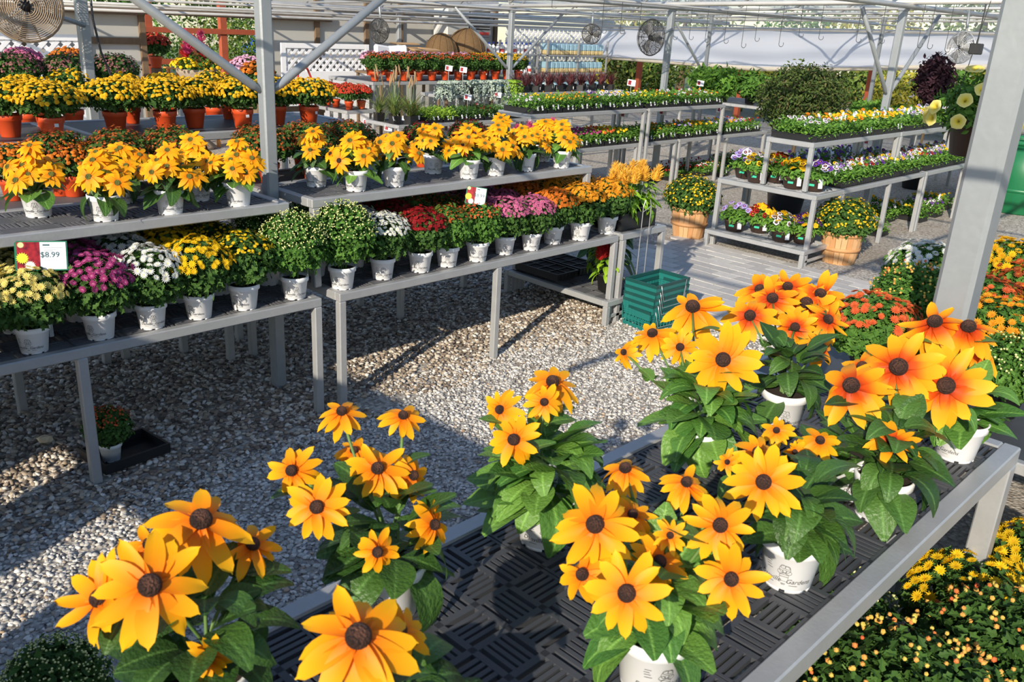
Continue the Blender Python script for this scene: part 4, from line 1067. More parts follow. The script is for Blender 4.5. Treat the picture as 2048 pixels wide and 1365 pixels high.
for i, (mm_, w_) in enumerate(bm2):
    x = 8.68 + i * .28 + (.09 if i >= 8 else 0)
    bl = TB_MAR if i < 4 else (TB_PAN if i > 6 else TB_SML)
    tray('tray of %s, %s along the low bedding bench' % (w_ if 'viola' in w_ or 'marigold' in w_ else w_ + ' bedding plants', ORD[i]), x, YML + .06, ZML + .006, mm_, [bl[i % 2], bl[(i + 1) % 2]], TFOL[i % 3], BG2, 140 + i, 0, 2, name='bedding_tray')
# herb bench, foliage bench
for i in range(8):
    lime = i in (0, 1)
    tray('tray of %s, %s along the bench past the tall grasses' % ('lime green sedum' if lime else ('silver leaved plants' if i > 5 else 'dark small leaved plants'), ORD[i]), 8.36 + i * .275, 9.84, ZF1 + .006, [] if i != 4 else [PAN_R], [TB_SML[0]], TFOL[i % 3], 'herb trays beside the grasses', 160 + i, 0, 2, fm=LIMEG if lime else (SILVG if i > 5 else MUMG), name='herb_tray')

# pansy bowls
BOWL = MB().lathe([(.058, 0), (.066, .006), (.086, .078), (.091, .08), (.092, .09), (.086, .09), (.08, .075)], 24).lathe([(.082, .078), (.001, .082)], 24, 1, cap0=False).mesh('bowl', [BROWNP, SOIL], True)
BTAG = MB().box((-.016, -.0015, 0), (.016, .0015, .07)).mesh('price_tag', TAGW)
BSTK = MB().box((-.02, -.001, 0), (.02, .001, .016)).mesh('sticker', plain('green_sticker', (.02, .42, .26), .5))
def bowl_fol(seed):
    r = np.random.default_rng(seed); P, N_ = dome(r, 420, .125, .085, .10, 1.75, .08, .4)
    return MB().inst(SIML, rotmats(N_ + r.normal(0, .5, N_.shape) + np.array([0, 0, .4]), rng=r) * (.04 * r.uniform(.7, 1.2, (420, 1, 1))), P).mesh('foliage', PANG)
BFOL = [bowl_fol(i) for i in range(2)]
def bowl_blooms(seed, n):
    r = np.random.default_rng(seed); P, N_ = dome(r, n, .115, .10, .115, 1.2, .06)
    return MB().inst(PANSY, rotmats(N_ + np.array([-.6, -.5, .1]) + r.normal(0, .25, N_.shape), rng=r) * (.024 * r.uniform(.8, 1.15, (n, 1, 1))), P).mesh('blooms', PAN_Y)
BBL = [bowl_blooms(i, 16) for i in range(3)]
bowls = [(1470, 352, .726, PAN_W, PAN_V, 'white and pink'), (1502, 366, .726, PAN_YB, PAN_W, 'yellow and maroon'), (1551, 364, .726, PAN_YB, PAN_R, 'bronze and yellow'), (1585, 376, .726, PAN_Y, PAN_YB, 'bright yellow'), (1632, 382, .726, PAN_W, PAN_P, 'white and purple'),
         (1468, 461, .192, PAN_V, None, 'lavender'), (1518, 464, .192, PAN_Y, PAN_R, 'yellow and crimson'), (1562, 482, .192, PAN_W, PAN_Y, 'cream'), (1622, 490, .192, PAN_P, PAN_Y, 'mixed violet')]
for i, (px, py, z, m1_, m2_, w_) in enumerate(bowls):
    P = at(px, py, z)
    t = thing('pansy_bowl', 'brown bowl of %s pansies on the %s of the short bench' % (w_, 'top' if z > .5 else 'bottom shelf'), 'plant bowl', (max(P[0], 8.30 if z > .5 else 8.18), min(max(P[1], 3.96), 4.76), z), i * 1.1, 'pansy bowls on the short bench', 1.35)
    bw_ = obj('bowl', BOWL, t); tag(obj('foliage', BFOL[i % 2], t), kind='stuff')
    tag(obj('blooms', BBL[i % 3], t, mats=[m1_]), kind='stuff')
    if m2_: tag(obj('blooms', BBL[(i + 1) % 3], t, None, (0, 0, 1), mats=[m2_]), kind='stuff')
    a = math.pi + .55 - i * 1.1
    for da, me, zz_, rad in ((.35, BTAG, .03, .096), (-.35, BSTK, .042, .0815)):
        obj(me.name.split('.')[0], me, bw_, (rad * math.cos(a + da), rad * math.sin(a + da), zz_), (-.1, 0, a + da + math.pi / 2))

# ------------------------------------------------------------------ bushel baskets with yellow mums
def bushel(label, px, py, s, seed):
    P = at(px, py, 0); t = thing('bushel_basket_mum', label, 'basket', (P[0] + .05, P[1] + .12, 0), seed, None, s)
    n = 22; h = .33; bk = obj('basket', MB().lathe([(.165, .0), (.165, .01), (.17, .012)], 28).lathe([(.19, h * .86), (.001, h * .88)], 28, 1, cap0=False).mesh('basket', [WOODB, SOIL], True), t)
    for k in range(n):
        a0 = 2 * math.pi * k / n; da = 2 * math.pi / n * .94; V = []
        for z, r_ in ((0, .165), (h * .5, .195), (h, .213)):
            for a in (a0, a0 + da):
                for q in (0, -.006): V.append(((r_ + q) * math.cos(a), (r_ + q) * math.sin(a), z))
        F = []
        for j in range(2):
            o_ = j * 4; F += [(o_, o_ + 2, o_ + 6, o_ + 4), (o_ + 1, o_ + 5, o_ + 7, o_ + 3), (o_, o_ + 4, o_ + 5, o_ + 1), (o_ + 2, o_ + 3, o_ + 7, o_ + 6)]
        F += [(8, 10, 11, 9), (0, 1, 3, 2)]
        obj('stave', MB().add(V, F).mesh('stave', (WOODB, WOODB2, WOODB)[k * 7 % 3]), bk)
    for z, r_ in ((h * .48, .197), (h * .96, .214)):
        obj('hoop', MB().lathe([(r_, z - .018), (r_ + .005, z - .018), (r_ + .007, z + .018), (r_, z + .018)], 32, cap0=False).mesh('hoop', WOODB2, True), bk)
    R_, H_, zc = .32, .26, .42
    r = np.random.default_rng(seed + 50)
    tag(obj('foliage', mum_foliage('bushel', R_, H_, zc, 2300, .042, seed), t), kind='stuff')
    P_, Ms, me = mum_blooms('bushel', R_, H_, zc, 330, .0125, seed, DAISY1, 1.6)
    tag(obj('blooms', me, t, mats=[YEL2]), kind='stuff')
bushel('yellow mum in a wooden bushel basket in the gap behind the short bench', 1388, 478, 1.0, 0)
bushel('yellow mum in a wooden bushel basket at the front corner of the short bench', 1693, 530, .98, 1)

# ------------------------------------------------------------------ teal shopping baskets
def basket_meshes():
    w, d, h = .40, .27, .17; wt, dt = .43, .30
    fr = MB()
    def corner(sx, sy, z): 
        u = z / h; return np.array([sx * (w + (wt - w) * u) / 2, sy * (d + (dt - d) * u) / 2, z])
    def bar(p, q, r_, b): b.tube([p, q], r_, 4)
    # rim, mid band and base as bands with thickness
    def band(b, z0, z1, th=.006):
        cs = [(-1, -1), (1, -1), (1, 1), (-1, 1)]
        for k in range(4):
            a, c = cs[k], cs[(k + 1) % 4]
            A0, A1, C0, C1 = corner(*a, z0), corner(*a, z1), corner(*c, z0), corner(*c, z1)
            n = np.cross(C0 - A0, np.array([0, 0, 1.0])); n = n / np.linalg.norm(n) * th
            b.add([A0, C0, C1, A1, A0 - n, C0 - n, C1 - n, A1 - n], [(0, 1, 2, 3), (7, 6, 5, 4), (3, 2, 6, 7), (0, 4, 5, 1)])
    body = MB()
    band(body, 0, .03); band(body, .095, .145)
    body.box((-w / 2, -d / 2, 0), (w / 2, d / 2, .006))
    # lattice of small openings between the bands
    cs = [(-1, -1), (1, -1), (1, 1), (-1, 1)]
    for k in range(4):
        a, c = cs[k], cs[(k + 1) % 4]; nn = 12 if k % 2 == 0 else 8
        for j in range(nn + 1):
            u = j / nn
            body.tube([corner(*a, .028) * (1 - u) + corner(*c, .028) * u, corner(*a, .097) * (1 - u) + corner(*c, .097) * u], .005, 4, cap=False)
        for z in (.045, .062, .080): body.tube([corner(*a, z), corner(*c, z)], .004, 4, cap=False)
    rim = MB(); 
    band(rim, .145, .17, .012)
    hnd = MB()
    for sy in (-1, 1):
        hnd.tube([corner(-.75, sy, .165) + (0, sy * .006, 0), corner(-.62, sy * 1.04, .04) + (0, sy * .02, 0), corner(.62, sy * 1.04, .04) + (0, sy * .02, 0), corner(.75, sy, .165) + (0, sy * .006, 0)], .0028, 5)
    return body.mesh('basket_body', TEAL), rim.mesh('rim', plain('dark_teal_rim', (.006, .06, .055), .4)), hnd.mesh('wire_handle', CHROME, True)
BKB, BKR, BKH = basket_meshes()
for k in range(5):
    w_ = ('bottom', 'second lowest', 'middle', 'second from top', 'topmost, empty')[k]
    t = thing('shopping_basket', 'teal plastic shopping basket, %s of the stack by the end bench' % w_, 'basket', (5.47, 3.70, .002 + k * .052), -.08 + .015 * k, 'stack of shopping baskets')
    if k == 0: t.rotation_euler = (0, 0, -.12)
    obj('basket_body', BKB, t); obj('rim', BKR, t); obj('wire_handle', BKH, t)

# ------------------------------------------------------------------ celosias at the end bench
def plume_tm(seed, n=170, L=.12, R_=.04):
    r = np.random.default_rng(seed); b = MB()
    t = r.uniform(0, 1, n); a = r.uniform(0, 6.28, n); rad = R_ * (1 - t) ** .6 * (.6 + .5 * np.sin(t * 3.1)) 
    P = np.column_stack([rad * np.cos(a), rad * np.sin(a), t * L])
    N_ = np.column_stack([np.cos(a), np.sin(a), .6 + .9 * t])
    sp = (np.array([(-.09, -.05, 0), (.09, -.05, 0), (0, .1, 0), (0, 0, 1.0)]), [(0, 1, 3), (1, 2, 3), (2, 0, 3)], np.array([.3, .3, .3, 1.0]))
    return b.inst(sp, rotmats(N_, rng=r) * (.034 * r.uniform(.6, 1.3, (n, 1, 1))), P).lathe([(R_ * .5, 0), (R_ * .62, L * .3), (R_ * .35, L * .7), (.002, L * .98)], 8)
PLUMES = [plume_tm(i).mesh('plume', GOLDOR) for i in range(3)]
CELY = flat_petals('celosia_gold', (.98, .58, .08), (.90, .42, .04), .15); CELR = flat_petals('celosia_red', (.65, .025, .03), (.5, .02, .02), .2); CELP = flat_petals('celosia_pink', (.72, .08, .22), (.5, .04, .15), .2)
BPOT = MB().lathe([(.06, 0), (.066, .004), (.084, .13), (.09, .132), (.091, .15), (.084, .15), (.08, .13)], 20).lathe([(.08, .135), (.001, .14)], 20, 1, cap0=False).mesh('black_pot', [BLACKP, SOIL], True)
SPOT = MB().box((-.05, -.05, 0), (.05, .05, .09)).box((-.046, -.046, .085), (.046, .046, .0905), 1).mesh('black_pot', [BLACKP, SOIL])
CLEAVES = [MB().add(V, F, 0, T).mesh('leaf', CLEAF, True) for V, F, T in (leaf_tm(.9, .2, 0), leaf_tm(1.3, .18, 1), leaf_tm(.5, .2, 2))]
def celosia(label, P, nplume, pm, group, seed, s=1.0, leafmat=None, nl=56, zh=.28, name='celosia', L=(.11, .18)):
    r = random.Random(700 + seed); t = thing(name, label, 'celosia', P, 0, group, s)
    obj('pot', BPOT, t)
    for k in range(nplume):
        a = 2 * math.pi * k / nplume + r.uniform(-.4, .4); q = r.uniform(.02, .12) if k else 0; c = (q * math.cos(a), q * math.sin(a), zh + r.uniform(-.05, .05) - q * .3)
        obj('plume', PLUMES[r.randrange(3)], t, mw=basis((math.cos(a) * q * 3, math.sin(a) * q * 3, 1), r.uniform(0, 6), r.uniform(.8, 1.15), c), mats=[pm])
        obj('stem', stem_mesh((0, 0, .12), c, .004, .01, k), t)
    leaves(t, r, nl, L[0], L[1], .14, zh - .0, .09, [leafmat] if leafmat else None, (-.85, .35), CLEAVES)
# black crate the celosias stand in
cr = thing('black_crate', 'black nursery crate under the yellow celosias on the end bench', 'crate', (5.30, 3.97, ZA + .017))
for a, c, nm in (((0, 0, 0), (.44, .3, .008), 'crate_base'), ((0, 0, .008), (.44, .008, .13), 'crate_side'), ((0, .292, .008), (.44, .3, .13), 'crate_side'), ((0, .008, .008), (.008, .292, .13), 'crate_side'), ((.432, .008, .008), (.44, .292, .13), 'crate_side')): obj(nm, MB().bbox(a, c, .002).mesh(nm, BLACKP), cr)
for i, (x, y) in enumerate(((5.40, 4.07), (5.52, 4.17), (5.64, 4.07))):
    celosia('yellow plumed celosia in the black crate, %s' % ('one at the mum side', 'one at the back', 'one at the path side')[i], (x, y, ZA + .03), 6, CELY, 'yellow celosias on the end bench', i, .92, zh=.36)
for i, (x, y, pm, lm, w_) in enumerate(((5.30, 4.06, CELR, None, 'red celosia with lime leaves on the low shelf of the end bench'), (5.52, 4.3, CELR, None, 'darker red celosia behind on the low shelf of the end bench'))):
    celosia(w_, (x, y, .215), 4, pm, 'red celosias on the low shelf', 10 + i, .95, lm, zh=.29, nl=36, L=(.09, .14))
celosia('pink celosia with dark leaves on the paving behind the end bench', (6.05, 4.62, .02), 6, CELP, None, 20, 1.25, RLEAF, zh=.40)
celosia('second pink celosia standing close behind on the paving', (6.25, 4.9, .02), 5, CELP, None, 21, 1.2, RLEAF, zh=.38)
for i in range(3):
    b = tag(obj('empty_tray', TRAY, None, (5.16 + .3 * (i % 2), 4.45 + .02 * i, .212 + .0 * i), (0, 0, 0)), 'empty black tray on the low shelf of the end bench, %s' % ('outer', 'inner', 'third')[i], 'plant tray', 'empty black trays') if i < 2 else None
# small mum and tray on the gravel under the low bench
b = MB(); b.box((0, 0, 0), (.34, .26, .006))
for a, c in (((0, 0, .006), (.34, .012, .05)), ((0, .248, .006), (.34, .26, .05)), ((0, .012, .006), (.012, .248, .05)), ((.328, .012, .006), (.34, .248, .05))): b.box(a, c)
P = at(205, 962, 0)
tag(obj('carry_tray', b.mesh('carry_tray', BLACKP), None, (P[0] + .02, P[1] - .0, .022), (0, 0, .1)), 'black carry tray lying on the stones under the low bench', 'plant tray')
mum('half', 'small red mum in a white pot standing in the carry tray under the low bench', (P[0] + .10, P[1] + .13, .03), 'white', SALMON, None, 1, rz=1, s=.72, single=False, prn=False)

t = thing('wire_stand', 'tall thin wire sign stand rising beside the teal baskets', 'wire stand', (5.42, 3.87, 0))
for x in (0, .10): obj('rod', MB().tube([(x, 0, 0), (x, 0, .9), (x * .6 + .02, 0, .95)], .0035, 5).mesh('rod', CHROME), t)
obj('cross_rod', MB().tube([(0, 0, .86), (.10, 0, .90)], .003, 5).mesh('cross_rod', CHROME), t)
P = atD(1045, 250, 9.3)
bench('celosia_bench', 'low bench of magenta celosia showing between the rudbeckias and herb trays', P[0] - .3, P[0] + .75, P[1] - .25, P[1] + .3, .55, [(P[0] - .25, None), (P[0] + .7, None)], detail=False, mat=DECKM)
for i in range(3):
    celosia('magenta spiked celosia, %s on its own low bench' % ORD[i], (P[0] + .28 * i - .1, P[1] - .02, .56), 8, CELP, 'magenta celosias', 30 + i, 1.15, RLEAF, zh=.36)
# ------------------------------------------------------------------ mums around the thick post and at the lower edge of the front bench
bench('mum_bench', 'low bench of orange and white mums beyond the thick post', 3.62, 6.4, -.9, 1.95, .66, [(3.66, None), (4.9, None), (6.15, None)], detail=False, mat=DECKM)
GG = 'mums beyond the thick post'
def near_mum(label, P, kd, bm, seed, s, fm=MUMG2, single=False):
    t = mum(kd, label, P, 'none', bm, GG, seed, rz=seed * 1.9, s=s, foliage=fm, single=single)
    obj('pot', BPOT, t, scale=(.95, .95, .9)); return t
def gpos(px, py, D):
    P = atD(px, py, D); return (float(P[0]), float(P[1]), .668)
near_mum('salmon red mum with large blooms just past the front bench', gpos(1750, 640, 4.05), 'disc', SALMON, 0, .92, single=True)
near_mum('orange budded mum between the salmon mum and the thick post', gpos(1845, 590, 4.5), 'giant', BUDO, 1, 1.0)
near_mum('creamy white mum behind the thick post', gpos(1850, 560, 5.0), 'disc', WHITE, 2, 1.0)
near_mum('orange mum on the far side of the thick post', gpos(1965, 610, 4.5), 'disc', SALMON, 0, .9)
near_mum('gold orange mum beside the black pot past the thick post', gpos(2000, 650, 4.05), 'disc', GOLDOR, 1, .95, single=True)
near_mum('golden yellow mum farthest along the bench past the thick post', gpos(2015, 535, 5.0), 'disc', YEL, 2, 1.08)
near_mum('rust mum behind the golden yellow one past the thick post', gpos(2060, 580, 4.8), 'disc', RUST, 0, .95)
near_mum('leafy mum at the near end of the bench past the thick post', gpos(2040, 700, 3.75), 'giant', BUDC, 2, .8)
LR = 'mums below the front bench'
def ground_mum(label, P, kd, bm, seed, s, fm=None, group=LR):
    t = mum(kd, label, P, 'none', bm, group, seed, rz=seed * 1.7, s=s, foliage=fm)
    obj('pot', BPOT, t, scale=(1.1, 1.1, .95)); return t
ground_mum('orange budded mum on the ground nearest the bench rail', (2.32, .52, 0), 'giant', BUDO, 0, 1.25)
ground_mum('orange budded mum on the ground below the bench corner', (2.78, .36, 0), 'giant', BUDO, 1, 1.25)
ground_mum('shaded orange budded mum under the front bench', (1.95, .72, 0), 'giant', BUDO, 2, 1.0)
ground_mum('orange budded mum closest below the bench rail', (2.42, .12, 0), 'giant', BUDO, 1, 1.15)
ground_mum('yellow mum on the ground beside the front bench leg', (3.10, .60, 0), 'disc', YEL2, 1, 1.02)
ground_mum('yellow mum on the ground past the front bench leg', (3.5, .48, 0), 'disc', YEL2, 2, 1.05)
ground_mum('dark green mum in bud on the ground under the far bench corner', (2.7, .95, 0), 'giant', BUDC, 1, .95)
ground_mum('leafy green mum on the ground left of the front bench', (.60, 2.38, 0), 'bud', BUDC, 1, .8, None, None)

# ------------------------------------------------------------------ hanging petunias, dark shrub, bin
P = atD(1950, 225, 4.5)
t = thing('hanging_petunia', 'hanging pot of pale yellow petunias in front of the thick post', 'hanging basket', P)
obj('pot', MB().lathe([(.07, -.22), (.08, -.215), (.105, -.06), (.112, -.055), (.112, -.03), (.10, -.03)], 22).lathe([(.1, -.045), (.001, -.04)], 22, 1, cap0=False).mesh('pot', [BROWNP, SOIL], True), t)
r = np.random.default_rng(4); P_, N_ = dome(r, 900, .19, .17, .0, 2.1, .12, .35)
tag(obj('foliage', MB().inst(SIML, rotmats(N_ + r.normal(0, .6, N_.shape), rng=r) * (.045 * r.uniform(.6, 1.2, (900, 1, 1))), P_).mesh('foliage', MUMG2), t), kind='stuff')
PETU = petaly('petunia_yellow', [(0, (.55, .45, .05)), (.35, (.80, .62, .06)), (1, (.90, .80, .30))], .3, .15)
TR = MB().add(TRUMP[0], TRUMP[1], 0, TRUMP[2]).mesh('flower', PETU, True)
for k in range(20):
    a = r.uniform(1.9, 5.2) if k < 16 else r.uniform(0, 6.28); e = r.uniform(-.3, 1.2); d = np.array([math.cos(a) * math.cos(e), math.sin(a) * math.cos(e), math.sin(e)])
    obj('flower', TR, t, mw=basis(d + np.array([-.2, -.2, .2]), k, .036, d * .23))
for k in range(3):
    a = 2.1 * k; obj('hanger_wire', MB().tube([(.11 * math.cos(a), .11 * math.sin(a), -.03), (.01 * math.cos(a), .01 * math.sin(a), gz(P[1]) + .02 - P[2])], .002, 4).mesh('hanger_wire', WIRE), t)
def leafball(seed, n, R_, H_, size, mat, tm=SIML, inner=.45, zc=0):
    r = np.random.default_rng(seed); P_, N_ = dome(r, n, R_, H_, zc, 2.9, .08, inner)
    b = MB().inst(tm, rotmats(N_ + r.normal(0, .7, N_.shape), rng=r) * (size * r.uniform(.6, 1.3, (n, 1, 1))), P_)
    return b.mesh('foliage', mat)
P = atD(1602, 208, 11.0)
t = thing('round_shrub', 'large round dark green shrub standing behind the pansy bench', 'shrub', (P[0], P[1], 0))
obj('pot', MB().lathe([(.2, 0), (.21, .01), (.27, .45), (.28, .46), (.28, .5), (.25, .5)], 24).lathe([(.255, .46), (.001, .47)], 24, 1, cap0=False).mesh('pot', [BLACKP, SOIL], True), t)
obj('trunk', MB().tube([(0, 0, .45), (.02, .01, .8), (0, 0, 1.3)], [.03, .025, .015], 8).mesh('trunk', BROWNS, True), t)
tag(obj('foliage', leafball(8, 14000, .55, .47, .048, DARKG, zc=P[2], inner=.45), t), kind='stuff')
P = at(2045, 366, 0)
t = thing('green_bin', 'dark green plastic bin on the gravel beyond the thick post', 'bin', (P[0] - 3.0, P[1] - .75, 0))
GRN = plain('green_bin_plastic', (.008, .13, .05), .4)
obj('bin_body', MB().lathe([(.40, 0), (.42, .02), (.46, .5), (.47, .95), (.45, .95)], 28).mesh('bin_body', GRN, True), t)
obj('rim', MB().lathe([(.47, .93), (.50, .94), (.50, .99), (.46, .99), (.46, .93)], 28, cap0=False).mesh('rim', GRN, True), t)
obj('hoop', MB().lathe([(.45, .3), (.462, .31), (.462, .34), (.45, .35)], 28, cap0=False).mesh('hoop', GRN, True), t)

# ------------------------------------------------------------------ strap leaved plants and grasses
def blades(seed, n, L, w, droop, mat, spread=.02, tips=0, seg=5):
    r = np.random.default_rng(seed); b = MB()
    for k in range(n):
        a = r.uniform(0, 6.28); e = r.uniform(.75, 1.5); l_ = L * r.uniform(.65, 1.1); ca, sa = math.cos(a), math.sin(a); V = []; dr = droop * r.uniform(.4, 1.3)
        x = spread * r.uniform(0, 1); z = 0; an = e
        for j in range(seg + 1):
            u = j / seg; ww = w * (1 - u ** 2) + .0004
            V += [(x * ca - ww * sa, x * sa + ww * ca, z), (x * ca + ww * sa, x * sa - ww * ca, z)]
            x += math.cos(an) * l_ / seg; z += math.sin(an) * l_ / seg; an -= dr / seg
        b.add(V, [(2 * j, 2 * j + 1, 2 * j + 3, 2 * j + 2) for j in range(seg)])
    return b.mesh('blades', mat)
GRB = [blades(i, 70, .40, .005, 1.9, GRASSG) for i in range(3)]
SPK = [blades(10 + i, 34, .26, .008, .7, BURG) for i in range(3)]
PLM = MB().lathe([(.004, 0), (.012, .03), (.014, .10), (.008, .16), (.001, .18)], 8).mesh('seed_head', plain('tan_seed_head', (.30, .19, .10), .9))
for i, (x, y) in enumerate(((7.82, 9.95), (7.95, 10.15), (8.1, 9.9), (7.85, 10.35), (8.12, 10.3), (8.0, 9.85))):
    t = thing('potted_grass', 'tall arching grass in a black pot, %s on the corner bench' % ORD[i], 'ornamental grass', (x, y, ZF1 + .008), i, 'tall grasses on the corner bench')
    obj('pot', SPOT, t, scale=1.2); tag(obj('blades', GRB[i % 3], t, (0, 0, .1), scale=1.05 + .1 * (i % 3)), kind='stuff')
    obj('plant_label', LABT, t, (-.05, -.062, .05), (-.3, 0, .4), (2.4, 1, 1.1))
    for k in range(3):
        a = 2.1 * k + i; obj('seed_head', PLM, t, (.06 * math.cos(a), .06 * math.sin(a), .48 + .06 * k), (.15 * math.sin(a), .2, 0))
        obj('stem', stem_mesh((0, 0, .1), (.06 * math.cos(a), .06 * math.sin(a), .49 + .06 * k), .0025, .01, k), t)
k = 0
for row, y in enumerate((10.28, 10.55)):
    for i in range(9):
        x = 10.75 + .28 * i + .1 * row
        t = thing('spiky_plant', 'burgundy strap leaved plant in a black pot, %s in the %s row under the lattice' % (ORD[i], ('front', 'back')[row]), 'spiky plant', (x, y, ZF2 + .008), i * 2 + row, 'burgundy spiky plants')
        obj('pot', SPOT, t, scale=1.1); tag(obj('blades', SPK[k % 3], t, (0, 0, .09), scale=1.1), kind='stuff'); obj('plant_label', LABT, t, (-.05, -.03, .03), (-.2, 0, .6), .9); k += 1
# silver trailing plants
def trailing(seed):
    r = np.random.default_rng(seed); b = MB(); P_, Nn = [], []
    for k in range(46):
        a = r.uniform(0, 6.28); L = r.uniform(.12, .34)
        for j in range(16):
            u = j / 15; rad = .03 + .13 * min(1, u * 2); z = .14 + .05 * math.sin(min(1, u * 2) * math.pi) - max(0, u - .4) * L * 1.3
            P_.append((rad * math.cos(a) + r.normal(0, .012), rad * math.sin(a) + r.normal(0, .012), z)); Nn.append((math.cos(a) + r.normal(0, .4), math.sin(a) + r.normal(0, .4), .6))
    disc = (np.array([(math.cos(q), math.sin(q), 0) for q in np.arange(6) * 1.047] + [(0, 0, -.2)]), [(i, (i + 1) % 6, 6) for i in range(6)], np.zeros(7))
    return b.inst(disc, rotmats(np.array(Nn), rng=r) * .0125, np.array(P_)).mesh('trails', SILVG)
TRL = [trailing(i) for i in range(2)]
for i in range(7):
    lime = i == 6
    t = thing('trailing_plant', '%s trailing plant in a black pot, %s along the bench before the far mums' % ('lime green' if lime else 'silver', ORD[i]), 'trailing plant', (9.02 + .24 * i, 10.27 + .05 * (i % 2), ZF2 + .008), i, 'trailing plants before the far mums')
    obj('pot', SPOT, t, scale=1.0); tag(obj('trails', TRL[i % 2], t, mats=[LIMEG if lime else None]), kind='stuff')

# ------------------------------------------------------------------ far mums
FMG = 'far mums in orange pots'
for i in range(12):
    x = 8.78 + i * .295
    kd, bm, w_ = ('farg', RUST, 'rust') if i < 9 else ('farg', YEL, 'budding yellow')
    mum(kd, '%s mum in an orange pot, %s along the front of the far bench' % (w_, ORD[i]), (x, 11.68, ZF3 + .008), 'orange', bm, FMG, i, rz=i, s=1.15, tagged=i % 2 == 0)
for i in range(12):
    x = 9.0 + i * .29
    bm, w_ = (LPINK, 'lilac pink') if i < 8 else (YEL, 'yellow')
    mum('far', '%s mum, %s along the middle of the far bench' % (w_, ORD[i]), (x, 12.1, ZF3 + .06), 'orange', bm, FMG, i, rz=i, s=1.05)
for i, (x, y) in enumerate(((8.15, 11.5), (8.42, 11.55), (8.15, 11.85), (8.42, 11.9), (8.2, 12.15))):
    mum('far', 'red mum in an orange pot, %s on the far low bench' % ORD[i], (x, y, .728), 'orange', RED, FMG, i, rz=i, s=1.0)
for i, x in enumerate((11.5, 11.85, 12.1)):
    mum('far', 'bronze yellow mum by the braced far post, %s' % ORD[i], (x, 12.35, ZF3 + .008), 'orange', YEL, FMG, i, rz=i, s=1.0)
# benches and mums at the back left
bench('rear_bench', 'rear bench of yellow mums behind the highest bench', 1.0, 4.6, 6.75, 7.5, 1.22, [(1.05, None), (4.55, None)], detail=False, mat=DECKM)
for i in range(7):
    mum('far' if i % 3 else 'farg', 'yellow mum, %s along the rear bench behind the highest bench' % ORD[i], (1.45 + .36 * i, 7.0 + .12 * (i % 2), 1.228), 'orange', YEL, 'yellow mums on the rear bench', i, rz=i, s=1.12)
bench('rear_bench', 'rearmost bench of dusty pink budding mums', 1.4, 4.0, 8.3, 9.6, 1.27, [(1.45, None), (3.95, None)], detail=False, mat=DECKM)
for i in range(5):
    mum('rust', 'dusty pink budding mum, %s along the rearmost bench' % ORD[i], (1.75 + .42 * i, 8.5, 1.278), 'orange', DUSTY, 'pink and orange mums on the rearmost bench', i, rz=i, s=1.2)
for i in range(4):
    mum('far', '%s mum, %s in the back row of the rearmost bench' % (('magenta', 'orange')[i % 2], ORD[i]), (2.0 + .42 * i, 9.1, 1.3), 'orange', (PINK, ORANGE)[i % 2], 'pink and orange mums on the rearmost bench', i, rz=i, s=1.12)

# ------------------------------------------------------------------ leafy plants by the curtain
LFB = [leafball(60 + i, 900, .20, .17, .075, m, zc=.22) for i, m in enumerate((PANG, MUMG2, TREEG))]
k = 0
for (x, y, z, s_, m) in [(14.4, 6.8, .958, 1.0, 0), (14.45, 7.3, .958, 1.1, 0), (14.4, 7.8, .958, 1.3, 0), (14.5, 8.3, .958, 1.4, 1), (14.4, 8.8, .958, 1.5, 0), (14.5, 9.3, .958, 1.4, 0), (14.4, 5.3, .858, .9, 0), (14.45, 5.6, .858, .9, 1), (14.4, 5.95, .858, 1.0, 0), (14.5, 6.25, .858, .9, 0)]:
    t = thing('leafy_plant', 'leafy green potted plant, %s along the benches before the curtain' % ORD[k], 'potted plant', (x, y, z), k, 'leafy plants before the curtain', s_)
    obj('pot', BPOT, t, scale=.85); tag(obj('foliage', LFB[m], t), kind='stuff'); k += 1
P = atD(1868, 165, 13.2)
t = thing('dark_shrub', 'purple black leaved shrub before the curtain', 'shrub', (P[0], P[1], 0))
obj('pot', BPOT, t, scale=2.2); obj('trunk', MB().tube([(0, 0, .2), (0, 0, P[2])], .02, 6).mesh('trunk', BROWNS), t)
tag(obj('foliage', leafball(70, 1800, .27, .40, .085, PURP, zc=P[2], inner=.3), t), kind='stuff')
# ------------------------------------------------------------------ back wall, end wall, outside
XE, YW = 18.2, 15.0
SHEET = plain('grey_wall_sheet', (.46, .45, .42), .6, 0, .08, 2)
def wall_piece(name, label, a, b_, mat, kind='structure'):
    return tag(obj(name, MB().bbox(a, b_, .004).mesh(name, mat)), label, 'wall', None, kind)
wl = wall_piece('wall_back', 'grey sheeted back wall of the greenhouse, near stretch', (2.0, YW, 0), (6.62, YW + .03, 2.05), SHEET)
for x in (2.6, 3.9, 4.75, 5.6, 6.55): obj('stud', MB().bbox((x - .05, YW - .06, 0), (x + .05, YW, 2.05), .004).mesh('stud', WOODD), wl)
obj('wall_beam', MB().bbox((5.6, YW - .05, 1.45), (6.6, YW, 1.55), .004).mesh('wall_beam', WOODD), wl)
obj('header_beam', MB().bbox((2.0, YW - .08, 1.90), (6.6, YW, 2.02), .004).mesh('header_beam', WOODD), wl)
wl = wall_piece('wall_back', 'grey sheeted back wall of the greenhouse, far stretch', (8.75, YW, 0), (14.7, YW + .03, 2.5), SHEET)
for x in (8.8, 9.9, 11.05, 11.9, 13.1, 14.6): obj('stud', MB().bbox((x - .05, YW - .06, 0), (x + .05, YW, 2.4), .004).mesh('stud', WOODD), wl)
obj('header_beam', MB().bbox((6.6, YW - .10, 1.92), (10.2, YW - .0, 2.05), .004).mesh('header_beam', WOODD), wl)
